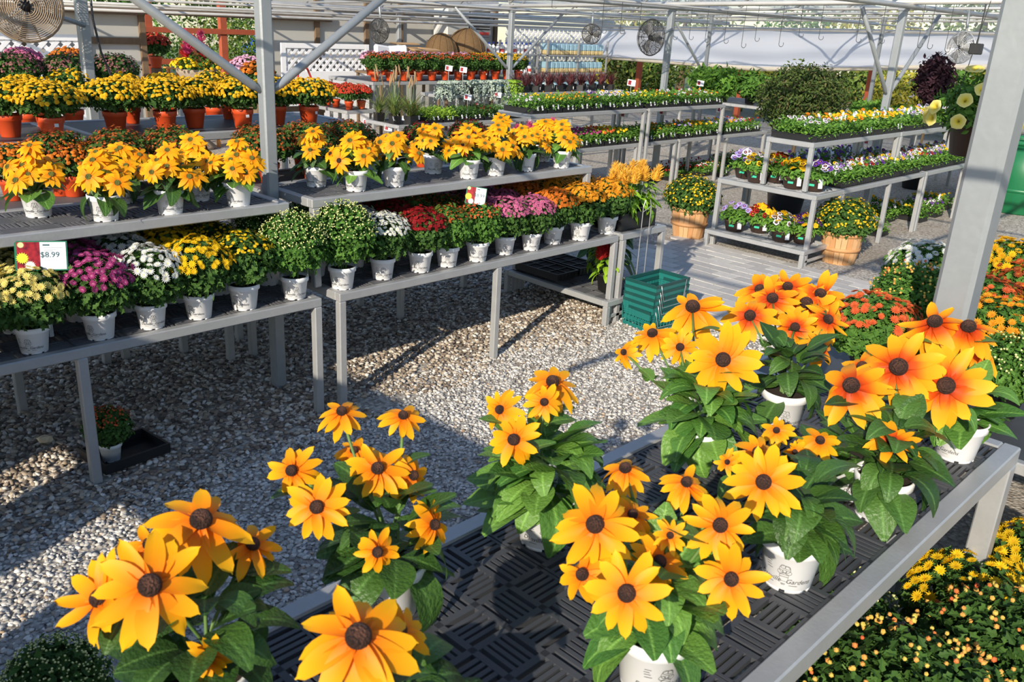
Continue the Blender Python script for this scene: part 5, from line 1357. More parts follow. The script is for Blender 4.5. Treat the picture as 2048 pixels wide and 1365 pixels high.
obj('header_beam', MB().bbox((10.2, YW - .08, 2.15), (14.7, YW - .0, 2.24), .004).mesh('header_beam', WOODD), wl)
def lattice(name, label, x0, x1, z0, z1, y, step=.13, w=.045, frame=True):
    t = thing(name, label, 'lattice', (x0, y, 0))
    L, Ht = x1 - x0, z1 - z0
    for sgn in (1, -1):
        k = -int(Ht / step) - 1
        while k * step < L + Ht:
            # slat: x - x_k = sgn * (z - z0)
            xs = k * step if sgn > 0 else k * step + Ht * 0
            pts = []
            if sgn > 0: za, zb = max(0, -xs), min(Ht, L - xs); pa, pb = (xs + za, za), (xs + zb, zb)
            else: za, zb = max(0, xs - L), min(Ht, xs); pa, pb = (xs - za, za), (xs - zb, zb)
            k += 1
            if zb - za < .03: continue
            d = np.array([pb[0] - pa[0], pb[1] - pa[1]]); d /= np.linalg.norm(d); n_ = np.array([-d[1], d[0]]) * w / 2
            V = []
            for yy in (-.006 * (sgn > 0), -.006 * (sgn > 0) - .006):
                for p in (pa, pb):
                    for q in (-1, 1): V.append((p[0] + q * n_[0], yy, z0 + p[1] + q * n_[1]))
            obj('slat', MB().add(V, [(0, 1, 3, 2), (4, 6, 7, 5), (0, 4, 5, 1), (2, 3, 7, 6), (0, 2, 6, 4), (1, 5, 7, 3)]).mesh('slat', WHITEW), t)
    if frame:
        for a, b_ in (((0, -.03, z1), (L, .0, z1 + .09)), ((-.1, -.03, .0), (0, 0, z1 + .09)), ((L, -.03, 0), (L + .1, 0, z1 + .09)), ((0, -.03, 0), (L, 0, z0))): obj('frame_board', MB().bbox(a, b_, .004).mesh('frame_board', WHITEW), t)
    return t
lattice('lattice_fence', 'white lattice topped fence by the big round fan', 3.1, 5.45, 1.02, 1.5, YW - .35, .17, .06)
lattice('lattice_fence', 'white lattice topped fence behind the far red mums', 9.0, 10.75, 1.05, 1.45, YW - .35, .15, .05)
lattice('lattice_screen', 'tall white lattice panel behind the bagged goods', 14.85, 18.1, .5, 1.98, YW - .12, .15, .06, False)
# opening with the red-brown rail fence outside
t = thing('rail_fence', 'red brown post and rail fence outside the wall opening', 'fence', (5.4, 17.0, 0))
for x in (2.15, 3.65, 5.1, 0.5): obj('post', MB().bbox((x - .07, -.06, 0), (x + .07, .06, 2.4), .006).mesh('post', WOODR), t)
for z in (1.05, 1.62): obj('rail', MB().bbox((.0, -.09, z - .05), (5.3, -.06, z + .05), .004).mesh('rail', WOODR), t)
# a bark mound, chair, urn and potted mums outside
g = MB(); g.add([(2, 15.3, .01), (14, 15.3, .01), (15, 21, .02), (1, 21, .02)], [(0, 1, 2, 3)])
tag(obj('floor_outer_path', g.mesh('floor_outer_path', plain('pale_outer_gravel', (.62, .52, .40), .9, 0, .12, 6))), 'pale gravel path outside the opening', 'path', None, 'structure')
WOODO = plain('orange_stained_wood', (.72, .28, .06), .55, 0, .12, 8)
P = atY(365, 112, 16.0)
t = thing('slatted_chair', 'orange slatted wooden garden chair outside the opening', 'chair', (P[0], 16.0, .45), .3)
for k in range(5): obj('back_slat', MB().bbox((-.27 + k * .11, 0, .35), (-.18 + k * .11, .02, 1.02 - .05 * abs(k - 2)), .004).mesh('back_slat', WOODO), t, None, (.25, 0, 0))
for k in range(4): obj('seat_slat', MB().bbox((-.28, -.5 + k * .11, .34), (.28, -.41 + k * .11, .36), .004).mesh('seat_slat', WOODO), t)
for x in (-.33, .29):
    obj('arm', MB().bbox((x - .03, -.52, .55), (x + .07, .12, .575), .004).mesh('arm', WOODO), t)
    for y in (-.48, .02): obj('leg', MB().bbox((x, y, -.45), (x + .04, y + .06, .55), .004).mesh('leg', WOODO), t)
P = atY(395, 175, 13.2)
t = thing('planted_urn', 'stone urn planted with red celosia and yellow mums by the opening', 'urn', (P[0], 13.2, 0))
STN = plain('grey_stone', (.30, .24, .18), .85, 0, .25, 14, .3)
obj('urn', MB().lathe([(.2, 0), (.22, .05), (.12, .14), (.1, .3), (.16, .5), (.24, .72), (.25, 1.1), (.29, 1.15), (.29, 1.2), (.24, 1.2)], 24).lathe([(.24, 1.17), (.001, 1.18)], 24, 1, cap0=False).mesh('urn', [STN, SOIL], True), t)
tag(obj('foliage', leafball(80, 500, .30, .18, .07, MUMG2, zc=1.25), t), kind='stuff')
for k in range(9):
    a = k * .7; obj('plume', PLUMES[k % 3], t, mw=basis((.2 * math.cos(a), .2 * math.sin(a), 1), a, 1.5, (.13 * math.cos(a), .13 * math.sin(a), 1.36 + .07 * (k % 4))), mats=[CELP if k % 2 else CELR])
P1_, M1_, me1 = mum_blooms('urn', .2, .14, 0, 60, .024, 1, POMP, 1.4)
tag(obj('blooms', me1, t, (-.24, -.12, 1.22), mats=[YEL2]), kind='stuff'); tag(obj('blooms', me1, t, (.24, -.12, 1.2), mats=[YEL]), kind='stuff')
for i, (px, py, Y, bm, w_) in enumerate(((310, 100, 15.6, RED, 'round red mum on a stand outside the opening'), (495, 150, 12.6, LPINK, 'lilac pink mum at the side of the opening'), (515, 160, 12.3, ORANGE, 'orange mum beside the lilac pink one near the opening'))):
    P = atY(px, py, Y); t = mum('far', w_, (P[0], Y, max(0, P[2] - .3)), 'orange', bm, None, i, s=1.6)
    obj('stand', MB().tube([(0, 0, -(P[2] - .3) / 1.6), (0, 0, 0)], .06, 8).mesh('stand', WOODD), t)
P = atY(335, 170, 12.5)
# wooden table with dark things by the opening
t = thing('wooden_table', 'low orange wooden table by the wall opening', 'table', (7.4, 13.5, 0), 0)
obj('table_top', MB().bbox((-.6, -.3, .86), (.6, .3, .9), .005).mesh('table_top', WOODO), t)
for x in (-.55, .5):
    for y in (-.28, .22): obj('leg', MB().bbox((x, y, 0), (x + .05, y + .05, .86), .004).mesh('leg', WOODO), t)
# parked blue car beyond the fence
_c = atY(535, 103, 62); CARP = (float(_c[0]), 62.0, float(_c[2]) - .3)
def car():
    t = thing('parked_car', 'blue car parked beyond the red brown fence', 'car', CARP, .5)
    blue = plain('blue_car_paint', (.03, .10, .42), .25, .2); dk = plain('car_glass', (.03, .04, .05), .1)
    prof = [(-2.1, .25), (-2.1, .75), (-1.2, .85), (-.6, 1.4), (1.0, 1.45), (1.6, .9), (2.1, .85), (2.15, .25)]
    V = [(x, y, z) for y in (-.85, .85) for x, z in prof]; n = len(prof)
    obj('car_body', MB().add(V, [tuple(range(n)), tuple(range(2 * n - 1, n - 1, -1))] + [(i, n + i, n + (i + 1) % n, (i + 1) % n) for i in range(n)]).mesh('car_body', blue), t)
    for s_ in (-.86, .86): obj('side_window', MB().add([(-1.0, s_, .9), (-.5, s_, 1.32), (.9, s_, 1.36), (1.3, s_, .92)], [(0, 1, 2, 3)]).mesh('side_window', dk), t)
    for x in (-1.35, 1.35):
        for s_ in (-.88, .68): obj('wheel', MB().tube([(x, s_, .3), (x, s_ + .2, .3)], .32, 16).mesh('wheel', BLACKM), t)
car()
# trees beyond the opening and beyond the curtain
def tree(label, x, y, h, R_, mat, seed, n=2600, size=.22, z0=0):
    t = thing('tree', label, 'tree', (x, y, z0))
    obj('trunk', MB().tube([(0, 0, 0), (.1, 0, h * .4), (0, .1, h * .75)], [.16, .12, .05], 8).mesh('trunk', BROWNS), t)
    tag(obj('crown', leafball(seed, n, R_, h * .42, size, mat, zc=h * .62, inner=.3), t), kind='stuff')
for i, (x, y, h, R_, m) in enumerate(((9.0, 30, 5.5, 2.4, TREEG), (13.0, 31, 6.5, 2.8, MUMG2), (17.5, 33, 6.0, 2.8, TREEG), (5.5, 33, 6.5, 2.8, TREEG), (22, 35, 7, 3.2, DARKG), (0.5, 32, 7, 3, DARKG))):
    tree('leafy tree beyond the fence, %s from the near side' % ORD[(4, 1, 2, 3, 5, 0)[i] if False else i], x, y, h, R_, m, 200 + i, z0=-.55)
for i in range(7):
    t = thing('wild_grass_clump', 'tall dry grass clump beyond the fence, %s' % ORD[i], 'grass', (7.0 + 1.1 * i, 20.5 + .5 * (i % 2), -.18), i, 'dry grass clumps')
    tag(obj('blades', GRB[i % 3], t, scale=2.6), kind='stuff')
OBUSH = [leafball(330 + i, 1400, 1.5, 1.3, .16, m, zc=1.2, inner=.3) for i, m in enumerate((TREEG, MUMG2, PANG))]
for i in range(7):
    t = thing('roadside_bush', 'roadside bush seen through the wall opening, %s from the fan side' % ORD[i], 'bush', (9.0 + i * 1.9, 27.5 + .8 * (i % 3), -.4), i, 'roadside bushes')
    tag(obj('foliage', OBUSH[i % 3], t), kind='stuff'); obj('stem', MB().tube([(0, 0, 0), (0, 0, 1.2)], .06, 6).mesh('stem', BROWNS), t)
P = atY(610, 165, 12.4)
t = thing('wooden_crate', 'weathered wooden crate by the lattice fence', 'crate', (P[0] - .3, 12.6, 0))
for z in (.55, .7, .85): obj('slat', MB().bbox((0, 0, z), (.8, .03, z + .12), .004).mesh('slat', WOODD), t)
for x in (0, .72): obj('corner_post', MB().bbox((x, .03, 0), (x + .08, .11, 1.0), .004).mesh('corner_post', WOODD), t)
# white curtain on the end side
def curtain():
    nu, nv = 40, 10; V = []
    top = [(1180, 57), (1540, 61), (1990, 71)]; bot = [(1180, 110), (1530, 137), (1980, 131)]
    T3 = [atX(*p, XE) for p in top]; B3 = [atX(*p, XE) for p in bot]
    ys = [p[1] for p in T3]
    def lerp(P3, y):
        q = sorted((p[1], p[2]) for p in P3); return np.interp(y, [a for a, _ in q], [b for _, b in q])
    y0, y1 = -1.0, T3[0][1]
    for j in range(nv + 1):
        for i in range(nu + 1):
            y = y0 + (y1 - y0) * i / nu; zt, zb = lerp(T3, y), lerp(B3, y); u = j / nv
            z = zb + (zt - zb) * u; x = XE + .05 * math.sin(u * 9 + .6 * math.sin(i * .5)) + .03 * math.sin(i * 1.3) - (.06 if j == 0 else 0)
            V.append((x, y, z))
    b = MB().add(V, grid_faces(nu + 1, nv + 1)); m = film_mat('white_curtain_film', (.80, .82, .90), .0, .45)
    o = tag(obj('curtain', b.mesh('curtain', m, True)), 'long white plastic curtain rolled down the far side', 'curtain')
    # rolled hem
    hem = [(XE - .02, y0 + (y1 - y0) * i / 20, lerp(B3, y0 + (y1 - y0) * i / 20) - .02) for i in range(21)]
    obj('rolled_hem', MB().tube(hem, .05, 10).mesh('rolled_hem', plain('hem_film', (.62, .56, .46), .5)), o)
    tp = [(XE - .03, y0 + (y1 - y0) * i / 20, lerp(T3, y0 + (y1 - y0) * i / 20) + .03) for i in range(21)]
    obj('curtain_rail', MB().tube(tp, .035, 8).mesh('curtain_rail', PIPE), o)
    V = []
    up = MB()
    for i in range(21):
        y = y0 + (y1 - y0) * i / 20; z = lerp(T3, y) + .05; V += [(XE + .03, y, z), (XE - .02, y, z + .55)]
    up.add(V, [(2 * i, 2 * i + 1, 2 * i + 3, 2 * i + 2) for i in range(20)])
    w_ = tag(obj('wall_end', up.mesh('wall_end', FILM, True)), 'milky film band above the curtain', 'wall', None, 'structure')
curtain()
# planting beyond the curtain: shrubs and red brown posts
SHR = [leafball(300 + i, 1500, .75, .7, .12, m, zc=.75, inner=.3) for i, m in enumerate((YELG, TREEG, DARKG, MUMG2))]
rs = random.Random(9)
for i in range(19):
    y = 15.6 - i * .92
    t = thing('nursery_shrub', 'nursery shrub seen under the curtain, %s from the lattice' % ORD[i], 'shrub', (22.6 + rs.uniform(-.6, 1.2), y * 1.25 - 1.5, 0), i, 'nursery shrubs beyond the curtain', rs.uniform(1.05, 1.45))
    tag(obj('foliage', SHR[(0, 2, 1, 0, 3)[i % 5]], t), kind='stuff'); obj('stem', MB().tube([(0, 0, 0), (0, 0, .8)], .03, 6).mesh('stem', BROWNS), t)
for i in range(9):
    x = 26.5 + rs.uniform(0, 3); y = 21 - i * 3
    tree('tree beyond the nursery shrubs, %s from the lattice' % ORD[i], x, y, rs.uniform(3.0, 4.2), 1.7, (YELG, TREEG, MUMG2)[i % 3], 240 + i, 1500, .2)
for i, y in enumerate((14.3, 11.3, 8.2, 5.6, 3.2)):
    tag(obj('timber_post', MB().bbox((-.06, -.06, 0), (.06, .06, 2.1), .006).mesh('timber_post', WOODR), None, (19.2, y, 0)), 'red brown timber post beyond the curtain, %s from the lattice' % ORD[i], 'post', 'timber posts beyond the curtain')

# ------------------------------------------------------------------ shop shelves by the back wall
BAGT = plain('pale_blue_bag', (.38, .60, .72), .45, 0, .2, 6); BAGB = plain('tan_bag_base', (.72, .55, .26), .5, 0, .2, 10)
t = thing('goods_rack', 'steel rack holding rows of pale blue bags before the lattice', 'rack', (15.6, YW - .75, 0))
for z in (.55, 1.02, 1.42): obj('rack_shelf', MB().bbox((0, 0, z - .03), (2.2, .4, z), .004).mesh('rack_shelf', GALV), t)
for x in (0, 1.08, 2.16):
    for y in (0, .36): obj('upright', MB().bbox((x, y, 0), (x + .04, y + .04, 1.75), .004).mesh('upright', GALV), t)
BAG = MB().bbox((-.07, -.11, .09), (.07, .11, .24), .02).bbox((-.072, -.112, 0), (.072, .112, .10), .02, 1).mesh('seed_bag', [BAGT, BAGB], False)
for row, z in enumerate((.55, 1.02, 1.42)):
    for i in range(13):
        tag(obj('seed_bag', BAG, None, (15.73 + i * .158, YW - .58, z + .002), (0, 0, .04 * (i % 3 - 1))), 'pale blue and tan bag, %s on the %s rack shelf' % (ORD[i], ('lowest', 'middle', 'top')[row]), 'bag', 'bags on the steel rack')
t = thing('bottle_shelf', 'shelf unit of bottles and packets under the wall heater', 'shelf', (13.6, YW - .62, 0))
for z in (.6, 1.0, 1.42): obj('shelf_board', MB().bbox((0, 0, z - .025), (1.85, .35, z), .003).mesh('shelf_board', GALV), t)
for x in (0, .9, 1.81):
    for y in (0, .31): obj('upright', MB().bbox((x, y, 0), (x + .04, y + .04, 1.7), .004).mesh('upright', GALV), t)
BLUEC = plain('blue_cap', (.03, .06, .35), .4); PACK = plain('blue_packet', (.10, .26, .50), .4, 0, .3, 9)
BOT = MB().lathe([(.04, 0), (.045, .01), (.045, .14), (.018, .18), (.018, .2)], 12).lathe([(.02, .2), (.02, .24), (.001, .245)], 10, 1).bbox((-.015, -.06, .215), (.015, -.0, .24), .003, 1).mesh('spray_bottle', [TAGW, BLUEC], False)
RB = plain('red_label', (.5, .06, .05), .5)
BOT2 = MB().lathe([(.05, 0), (.055, .01), (.055, .16), (.02, .19)], 12).lathe([(.0555, .03), (.0555, .1)], 12, 1, cap0=False).lathe([(.024, .19), (.024, .23), (.001, .235)], 10, 2).mesh('bottle', [TAGW, RB, BLUEC])
for row, z in enumerate((1.0, 1.42)):
    for i in range(13):
        me = BOT if (i + row) % 3 else BOT2
        tag(obj(me.name.split('.')[0], me, None, (13.73 + i * .13, YW - .48, z + .002), (0, 0, -.7)), '%s bottle with blue top, %s along the %s bottle shelf' % ('white spray' if me is BOT else 'red labelled', ORD[i], ('middle', 'top')[row]), 'bottle', 'bottles under the wall heater')
PKT = MB().bbox((-.07, -.03, 0), (.07, .03, .24), .01).mesh('packet', PACK)
for i in range(8): tag(obj('packet', PKT, None, (13.8 + i * .15, YW - .45, .602), (0, 0, 0)), 'blue packet, %s along the lowest bottle shelf' % ORD[i], 'packet', 'blue packets')
# heater with its louvres
t = thing('wall_heater', 'grey unit heater with louvres hung under the roof', 'heater', (12.75, YW - .5, 1.72))
HGREY = plain('heater_grey', (.50, .51, .50), .5, 0, .05)
obj('casing', MB().bbox((0, 0, 0), (.62, .45, .58), .02).mesh('casing', HGREY), t); obj('outlet_box', MB().bbox((.62, .02, .02), (1.25, .42, .56), .01).mesh('outlet_box', plain('heater_dark', (.07, .07, .075), .6)), t)
for k in range(6): obj('louvre', MB().bbox((.66, -.02, .20 + k * .06), (1.22, .03, .222 + k * .06), .003).mesh('louvre', GALV), t)
obj('lower_panel', MB().bbox((.64, -.02, .03), (1.24, .02, .17), .004).mesh('lower_panel', plain('heater_panel', (.25, .26, .27), .5)), t)
obj('red_badge', MB().bbox((.90, -.025, .07), (1.18, -.02, .13), .001).mesh('red_badge', plain('red_badge', (.55, .04, .03), .4)), t)
for x in (.1, 1.1): obj('hanger', MB().tube([(x, .2, .57), (x, .2, .85)], .01, 6).mesh('hanger', GALV), t)
# wicker baskets, cardboard box, white sheets
WICK = plain('brown_wicker', (.13, .075, .03), .85, 0, .4, 30, .5)
for i, (x, R_) in enumerate(((12.3, .33), (12.98, .42))):
    b = MB(); pr = [(R_ * math.cos(q), .42 * R_ / .34 * math.sin(q)) for q in np.linspace(0, 1.5, 9)]
    b.lathe(pr, 26); t = tag(obj('wicker_basket', b.mesh('wicker_basket', WICK, True), None, (x, YW - .85, 1.4)), ('smaller', 'larger')[i] + ' upturned brown wicker basket on the wall shelf', 'basket')
    for k in range(13):
        a = 2 * math.pi * k / 13; obj('rib', MB().tube([(p[0] * 1.012 * math.cos(a), p[0] * 1.012 * math.sin(a), p[1] * 1.01) for p in pr], .008, 5).mesh('rib', WICK), t)
t = thing('plank_shelf', 'plank shelf carrying the upturned wicker baskets', 'shelf', (11.95, YW - 1.2, 0)); obj('shelf_board', MB().bbox((0, 0, 1.36), (1.6, .9, 1.4), .004).mesh('shelf_board', WOODD), t)
for x in (.02, 1.53):
    for y in (.02, .83): obj('leg', MB().bbox((x, y, 0), (x + .05, y + .05, 1.36), .004).mesh('leg', WOODD), t)
CARD = plain('cardboard', (.42, .26, .13), .8, 0, .1, 5)
t = thing('cardboard_box', 'open cardboard box on the far shelf beside the white sheets', 'box', (11.0, 13.6, 1.12)); 
for a, c in (((0, 0, 0), (.6, .45, .02)), ((0, 0, .02), (.6, .02, .42)), ((0, .43, .02), (.6, .45, .42)), ((0, .02, .02), (.02, .43, .42)), ((.58, .02, .02), (.6, .43, .42))): obj('panel', MB().bbox(a, c, .002).mesh('panel', CARD), t)
for a, c in (((-.02, -.16, .41), (.62, .0, .425)), ((-.02, .45, .41), (.62, .62, .425))): obj('flap', MB().bbox(a, c, .002).mesh('flap', CARD), t, None, (.12, 0, 0))
t = thing('packing_table', 'plain table under the cardboard box and white sheets', 'table', (10.2, 13.4, 0)); obj('table_top', MB().bbox((0, 0, 1.06), (1.7, .8, 1.1), .004).mesh('table_top', WOODD), t)
for x in (.02, 1.63):
    for y in (.02, .73): obj('leg', MB().bbox((x, y, 0), (x + .05, y + .05, 1.06), .004).mesh('leg', WOODD), t)
for i, (x, a) in enumerate(((10.35, .2), (10.75, -.12))):
    tag(obj('white_sheet_bag', MB().bbox((-.2, -.05, 0), (.2, .05, .48), .03).mesh('white_sheet_bag', WHITEW), None, (x, 13.55, 1.105), (-.1, a * .5, a)), ('taller', 'shorter')[i] + ' white sack standing beside the cardboard box', 'sack')
# hand truck near the far red mums
t = thing('hand_truck', 'red hand truck leaning by the far mum bench', 'hand truck', (7.55, 11.6, 0), .4)
RM = plain('red_metal', (.5, .03, .02), .4)
for x in (-.2, .2): obj('rail', MB().tube([(x, 0, .1), (x, .1, 1.1), (x * .6, .14, 1.3), (0, .14, 1.36)], .016, 8).mesh('rail', RM, True), t); obj('wheel', MB().tube([(x * 1.1 - .03, .1, .12), (x * 1.1 + .03, .1, .12)], .12, 16).mesh('wheel', BLACKM), t)
for z in (.4, .75): obj('crossbar', MB().tube([(-.2, .04 + z * .05, z), (.2, .04 + z * .05, z)], .012, 6).mesh('crossbar', RM), t)
obj('toe_plate', MB().bbox((-.22, -.25, .02), (.22, .0, .03), .003).mesh('toe_plate', RM), t)

PIPEX = (1.2, 2.9, 4.6, 6.2, 7.9, 9.5, 11.2, 12.9, 14.5, 16.2, 17.8)
def under_pipe(px, py, D):
    P = atD(px, py, D); xp = min(PIPEX, key=lambda q: abs(q - P[0])); return atX(px, py, xp)
# ------------------------------------------------------------------ fans
def fan(label, P, R_, face, mount, guard=WIRE, nr=14, col=WIRE):
    t = thing('greenhouse_fan', label, 'fan', P)
    q = Vector(face).normalized().to_track_quat('Z', 'Y').to_matrix().to_4x4()
    def put(nm, b, m, sm=True):
        o = obj(nm, b.mesh(nm, m, sm), t, mw=q); return o
    cage = MB()
    for k in range(1, nr + 1):
        r_ = R_ * (.18 + .82 * k / nr); zf = .10 * R_ * 2 * (1 - (k / nr) ** 2) ; aa = np.linspace(0, 2 * math.pi, 29)
        for z in ((.16 * R_ + zf), (-.16 * R_ - zf)):
            if k == nr and z < 0: continue
            cage.tube([(r_ * math.cos(a), r_ * math.sin(a), z if k < nr else 0) for a in aa], .0035 if k < nr else .009, 4, cap=False)
    for k in range(10):
        a = 2 * math.pi * k / 10
        for s_ in (1, -1):
            cage.tube([(R_ * u * math.cos(a), R_ * u * math.sin(a), s_ * (.16 * R_ + .2 * R_ * (1 - u ** 2)) * (1 if u < .99 else 0)) for u in (.15, .5, .8, 1.0)], .004, 4, cap=False)
    put('guard', cage, guard)
    put('motor', MB().tube([(0, 0, -.5 * R_), (0, 0, -.1 * R_)], .2 * R_, 14), BLACKM); put('hub', MB().tube([(0, 0, -.1 * R_), (0, 0, .1 * R_)], .14 * R_, 12), BLACKM)
    for k in range(3):
        a = 2 * math.pi * k / 3; b = MB(); V = []
        for u in (.12, .45, .85):
            for s_ in (-1, 1): V.append((R_ * u, s_ * R_ * (.12 + .3 * u), .08 * R_ * s_))
        V = [(x * math.cos(a) - y * math.sin(a), x * math.sin(a) + y * math.cos(a), z) for x, y, z in V]
        V2 = [(x, y, z - .004) for x, y, z in V]
        b.add(V + V2, [(0, 1, 3, 2), (2, 3, 5, 4), (8, 9, 7, 6), (10, 11, 9, 8), (4, 5, 11, 10), (0, 2, 8, 6), (2, 4, 10, 8), (1, 7, 9, 3), (3, 9, 11, 5)]); put('blade', b, plain('fan_blade_grey', (.22, .22, .22), .5))
    obj('mount_arm', MB().tube([Vector((0, 0, 0)) - Vector(face).normalized() * .35 * R_, mount], .018, 8).mesh('mount_arm', GALV2, True), t)
RUSTW = plain('rusty_guard', (.36, .27, .19), .5, .3)
P = atY(50, 12, 7.6); fan('big round fan with a rusty guard on the cable post', P, .26, (-.25, -1, -.05), Vector((2.93, 7.76, 1.95)) - Vector(P), RUSTW, 15)
P = under_pipe(758, 62, 15.2); fan('wire guarded fan hung before the grey back wall', P, .20, (-1, -.25, 0), Vector((0, 0, gz(P[1]) + .05 - P[2])), WIRE, 12)
P = under_pipe(1183, 68, 15.5); fan('dark bladed fan hung in front of the lattice edge', P, .17, (-.75, -.6, 0), Vector((0, 0, gz(P[1]) + .05 - P[2])), WIRE, 7)
P = atY(1302, 75, 7.72); fan('oval looking fan clamped to the post behind the bedding trays', P, .24, (-1, .12, 0), Vector((11.16, 7.8, 2.15)) - Vector(P), WIRE, 12)
P = under_pipe(1922, 95, 11.2); fan('pale fan hanging over the yellow pansies', P, .20, (-1, .3, 0), Vector((0, 0, gz(P[1]) + .05 - P[2])), CHROME, 10)
P = under_pipe(1952, 98, 9.5)
t = thing('lamp_box', 'small black box lamp on a chain above the petunias', 'lamp', P); obj('box', MB().bbox((-.06, -.06, -.06), (.06, .06, .06), .01).mesh('box', BLACKM), t); obj('chain', MB().tube([(0, 0, .06), (0, 0, gz(P[1]) + .05 - P[2])], .008, 6).mesh('chain', WIRE), t)
t = thing('power_cable', 'loose black cable hanging down the post by the big fan', 'cable', (2.93, 7.74, 0)); obj('cable', MB().tube([(.06, 0, 2.4), (.06, 0, 2.0), (.09, -.02, 1.75), (.15, -.03, 1.55), (.19, -.03, 1.3), (.2, 0, .9)], .009, 6).mesh('cable', BLACKM, True), t)

# ------------------------------------------------------------------ hanging hooks
HK = MB(); aa = np.linspace(math.pi, 2 * math.pi + .6, 9)
HK.tube([(-.03, 0, .45), (-.03, 0, 0)] + [(.03 * math.cos(a), 0, .03 * math.sin(a)) for a in aa[1:]] , .0035, 5)
HKM = HK.mesh('hook', WIRE)
for i, (px, py, D) in enumerate(((1242, 63, 12), (1280, 60, 12), (1348, 75, 12), (1380, 75, 12), (1412, 80, 12), (1450, 82, 12), (1485, 90, 12), (1512, 78, 12), (1600, 70, 12), (1640, 75, 11), (1715, 80, 10.5), (1762, 82, 10.5), (1838, 90, 10), (1858, 92, 10), (1893, 98, 9.5), (1020, 8, 13), (1105, 15, 13), (935, 5, 13), (1205, 62, 12.5), (1560, 88, 12))):
    P = under_pipe(px, py, D)
    tag(obj('hanging_hook', HKM, None, P + np.array([.03, 0, 0]), (0, 0, -.8), (1, 1, max(.4, (gz(P[1]) + .06 - P[2]) / .45))), 'thin wire plant hook hanging from the roof pipes, %s from the heater side' % ORD[i], 'hook', 'empty plant hooks')

# ------------------------------------------------------------------ price signs and cards
def sign_pic():
    m, nt, b, out = new_mat('sign_flower_picture')
    tc = nt.nodes.new('ShaderNodeTexCoord'); v = nt.nodes.new('ShaderNodeTexVoronoi'); v.inputs['Scale'].default_value = 55
    nt.links.new(tc.outputs['Object'], v.inputs['Vector'])
    nt.links.new(ramp(nt, v.outputs['Distance'], [(0, (.42, .02, .02)), (.6, (.26, .008, .012)), (1, (.05, .004, .006))]), b.inputs['Base Color']); b.inputs['Roughness'].default_value = .3; return m
SPIC = sign_pic(); SGRN = plain('sign_green', (.01, .16, .075), .4); SWHT = plain('sign_white', (.80, .80, .84), .3, 0, .02); SNAVY = plain('sign_ink', (.01, .08, .09), .5)
def flowerlet(cx, cz, r_, n=16):
    V = [(cx, 0, cz)]; 
    for k in range(2 * n): a = math.pi * k / n; q = r_ if k % 2 == 0 else r_ * .72; V.append((cx + q * math.cos(a), 0, cz + q * math.sin(a)))
    return V, [(0, 1 + (k + 1) % (2 * n), 1 + k) for k in range(2 * n)]
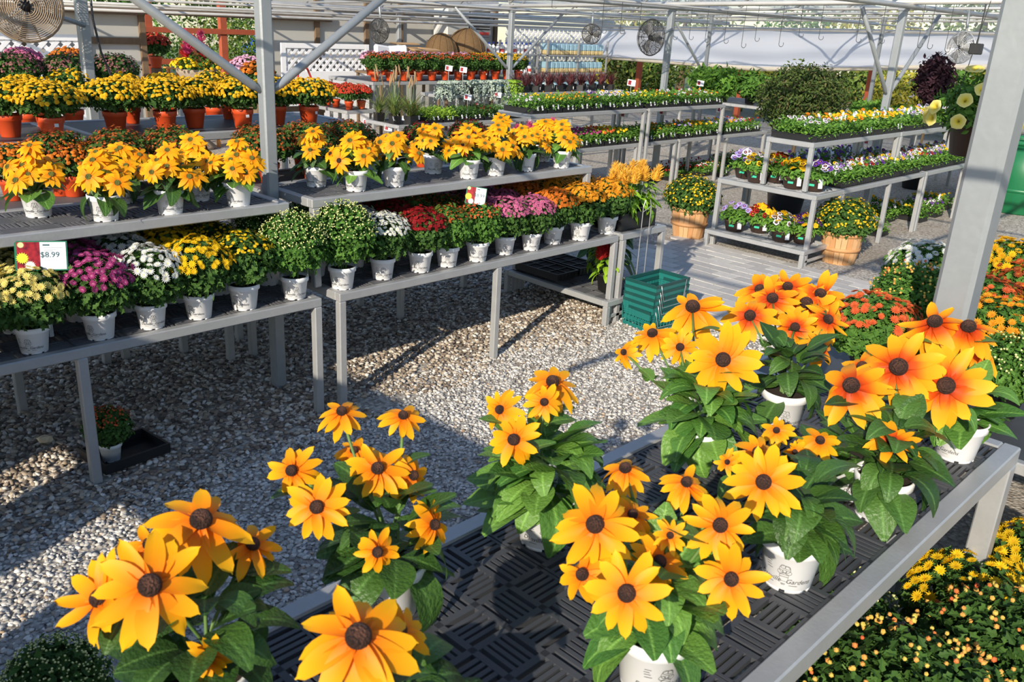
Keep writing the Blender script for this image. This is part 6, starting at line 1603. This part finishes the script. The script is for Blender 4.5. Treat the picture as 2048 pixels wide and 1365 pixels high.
def price_sign(label, P, w, h, rot, stake):
    t = thing('price_sign', label, 'price sign', P, 0)
    o = obj('board', MB().bbox((-w / 2, 0, -h / 2), (w / 2, .006, h / 2), .001).mesh('board', SGRN), t, None, rot)
    obj('card', MB().bbox((-.005, -.002, -h * .46), (w * .47, 0, h * .46), .0005).mesh('card', SWHT), o)
    obj('picture', MB().bbox((-w * .46, -.002, -h * .46), (-.006, 0, h * .46), .0005).mesh('picture', SPIC), o)
    for (x, z, q, m, nm) in ((-w * .36, -.01, h * .2, plain('sign_yellow', (.75, .68, .03), .4), 'picture_flower'), (-w * .22, -h * .33, h * .17, plain('sign_cream', (.75, .73, .62), .4), 'picture_flower'), (-w * .38, h * .36, h * .11, plain('sign_pale', (.7, .62, .3), .4), 'picture_flower')):
        V, F = flowerlet(x, z, q); obj(nm, MB().add(np.array(V) + (0, -.003, 0), F).mesh(nm, m), o)
    V, F = text_mesh('$8.99', h * .26); V = np.column_stack([V[:, 0] + w * .16, np.full(len(V), -.003), V[:, 1] - h * .05]); obj('price', MB().add(V, F).mesh('price', SNAVY), o)
    for z, x0, x1 in ((h * .36, .03, .16), (h * .27, .04, .40), (h * .2, .04, .28), (h * .17 - .002, .05, .22)):
        obj('print_line', MB().box((x0 * w, -.0028, z - h * (.022 if z > h * .3 else .006)), (x1 * w, -.0022, z + h * (.022 if z > h * .3 else .006))).mesh('print_line', SNAVY if z > h * .3 else plain('grey_ink', (.3, .32, .38), .5)), o)
    obj('stake', MB().bbox((-.010, .008, -stake), (.010, .022, 0), .002).mesh('stake', GALV), t)
    return t
_s = atY(83, 512, 4.03); SIGN1 = tuple(float(v) for v in _s)
_s = atY(952, 392, 4.03); SIGN2 = tuple(float(v) for v in _s)
price_sign('green framed mum price sign reading $8.99 over the pale yellow mums', SIGN1, .205, .13, (-.35, .06, -.33), .38)
price_sign('green framed mum price sign over the coral and pink mums', SIGN2, .13, .115, (-.35, .12, -.75), .36)
CARDM = MB().bbox((-.06, 0, 0), (.06, .003, .09), .0005).mesh('card', SWHT); CPIC = MB().bbox((-.05, -.002, .015), (-.005, 0, .075), .0003).mesh('card_picture', SPIC); CST = MB().tube([(0, .004, -.22), (0, .004, .02)], .004, 5).mesh('card_stake', GALV)
for i, (px, py, Z, w_) in enumerate(((733, 250, .62, 'under the tall grasses, nearer one'), (776, 262, .6, 'under the tall grasses, farther one'), (926, 145, 1.38, 'among the far rust mums'), (897, 142, 1.38, 'among the far rust mums, seen from behind'), (935, 200, 1.0, 'over the herb trays'), (995, 195, 1.0, 'over the silver leaved trays'), (1248, 235, .98, 'over the marigold trays'), (1325, 230, .98, 'over the yellow plumed trays'), (1440, 225, .98, 'over the viola trays'), (1262, 172, 1.42, 'over the raised bedding bench'), (1400, 172, 1.36, 'at the far end of the raised bedding bench'), (1735, 290, .98, 'clipped under the raised pansy bench'))):
    P = at(px, py, Z)
    t = thing('price_card', 'small white price card on a stake ' + w_, 'price card', P, -.75, 'small price cards')
    obj('card', CARDM, t, None, (-.2, .1, 0), .9); obj('card_picture', CPIC, t, (0, -.004, 0), (-.2, .1, 0), .9); obj('card_stake', CST, t)
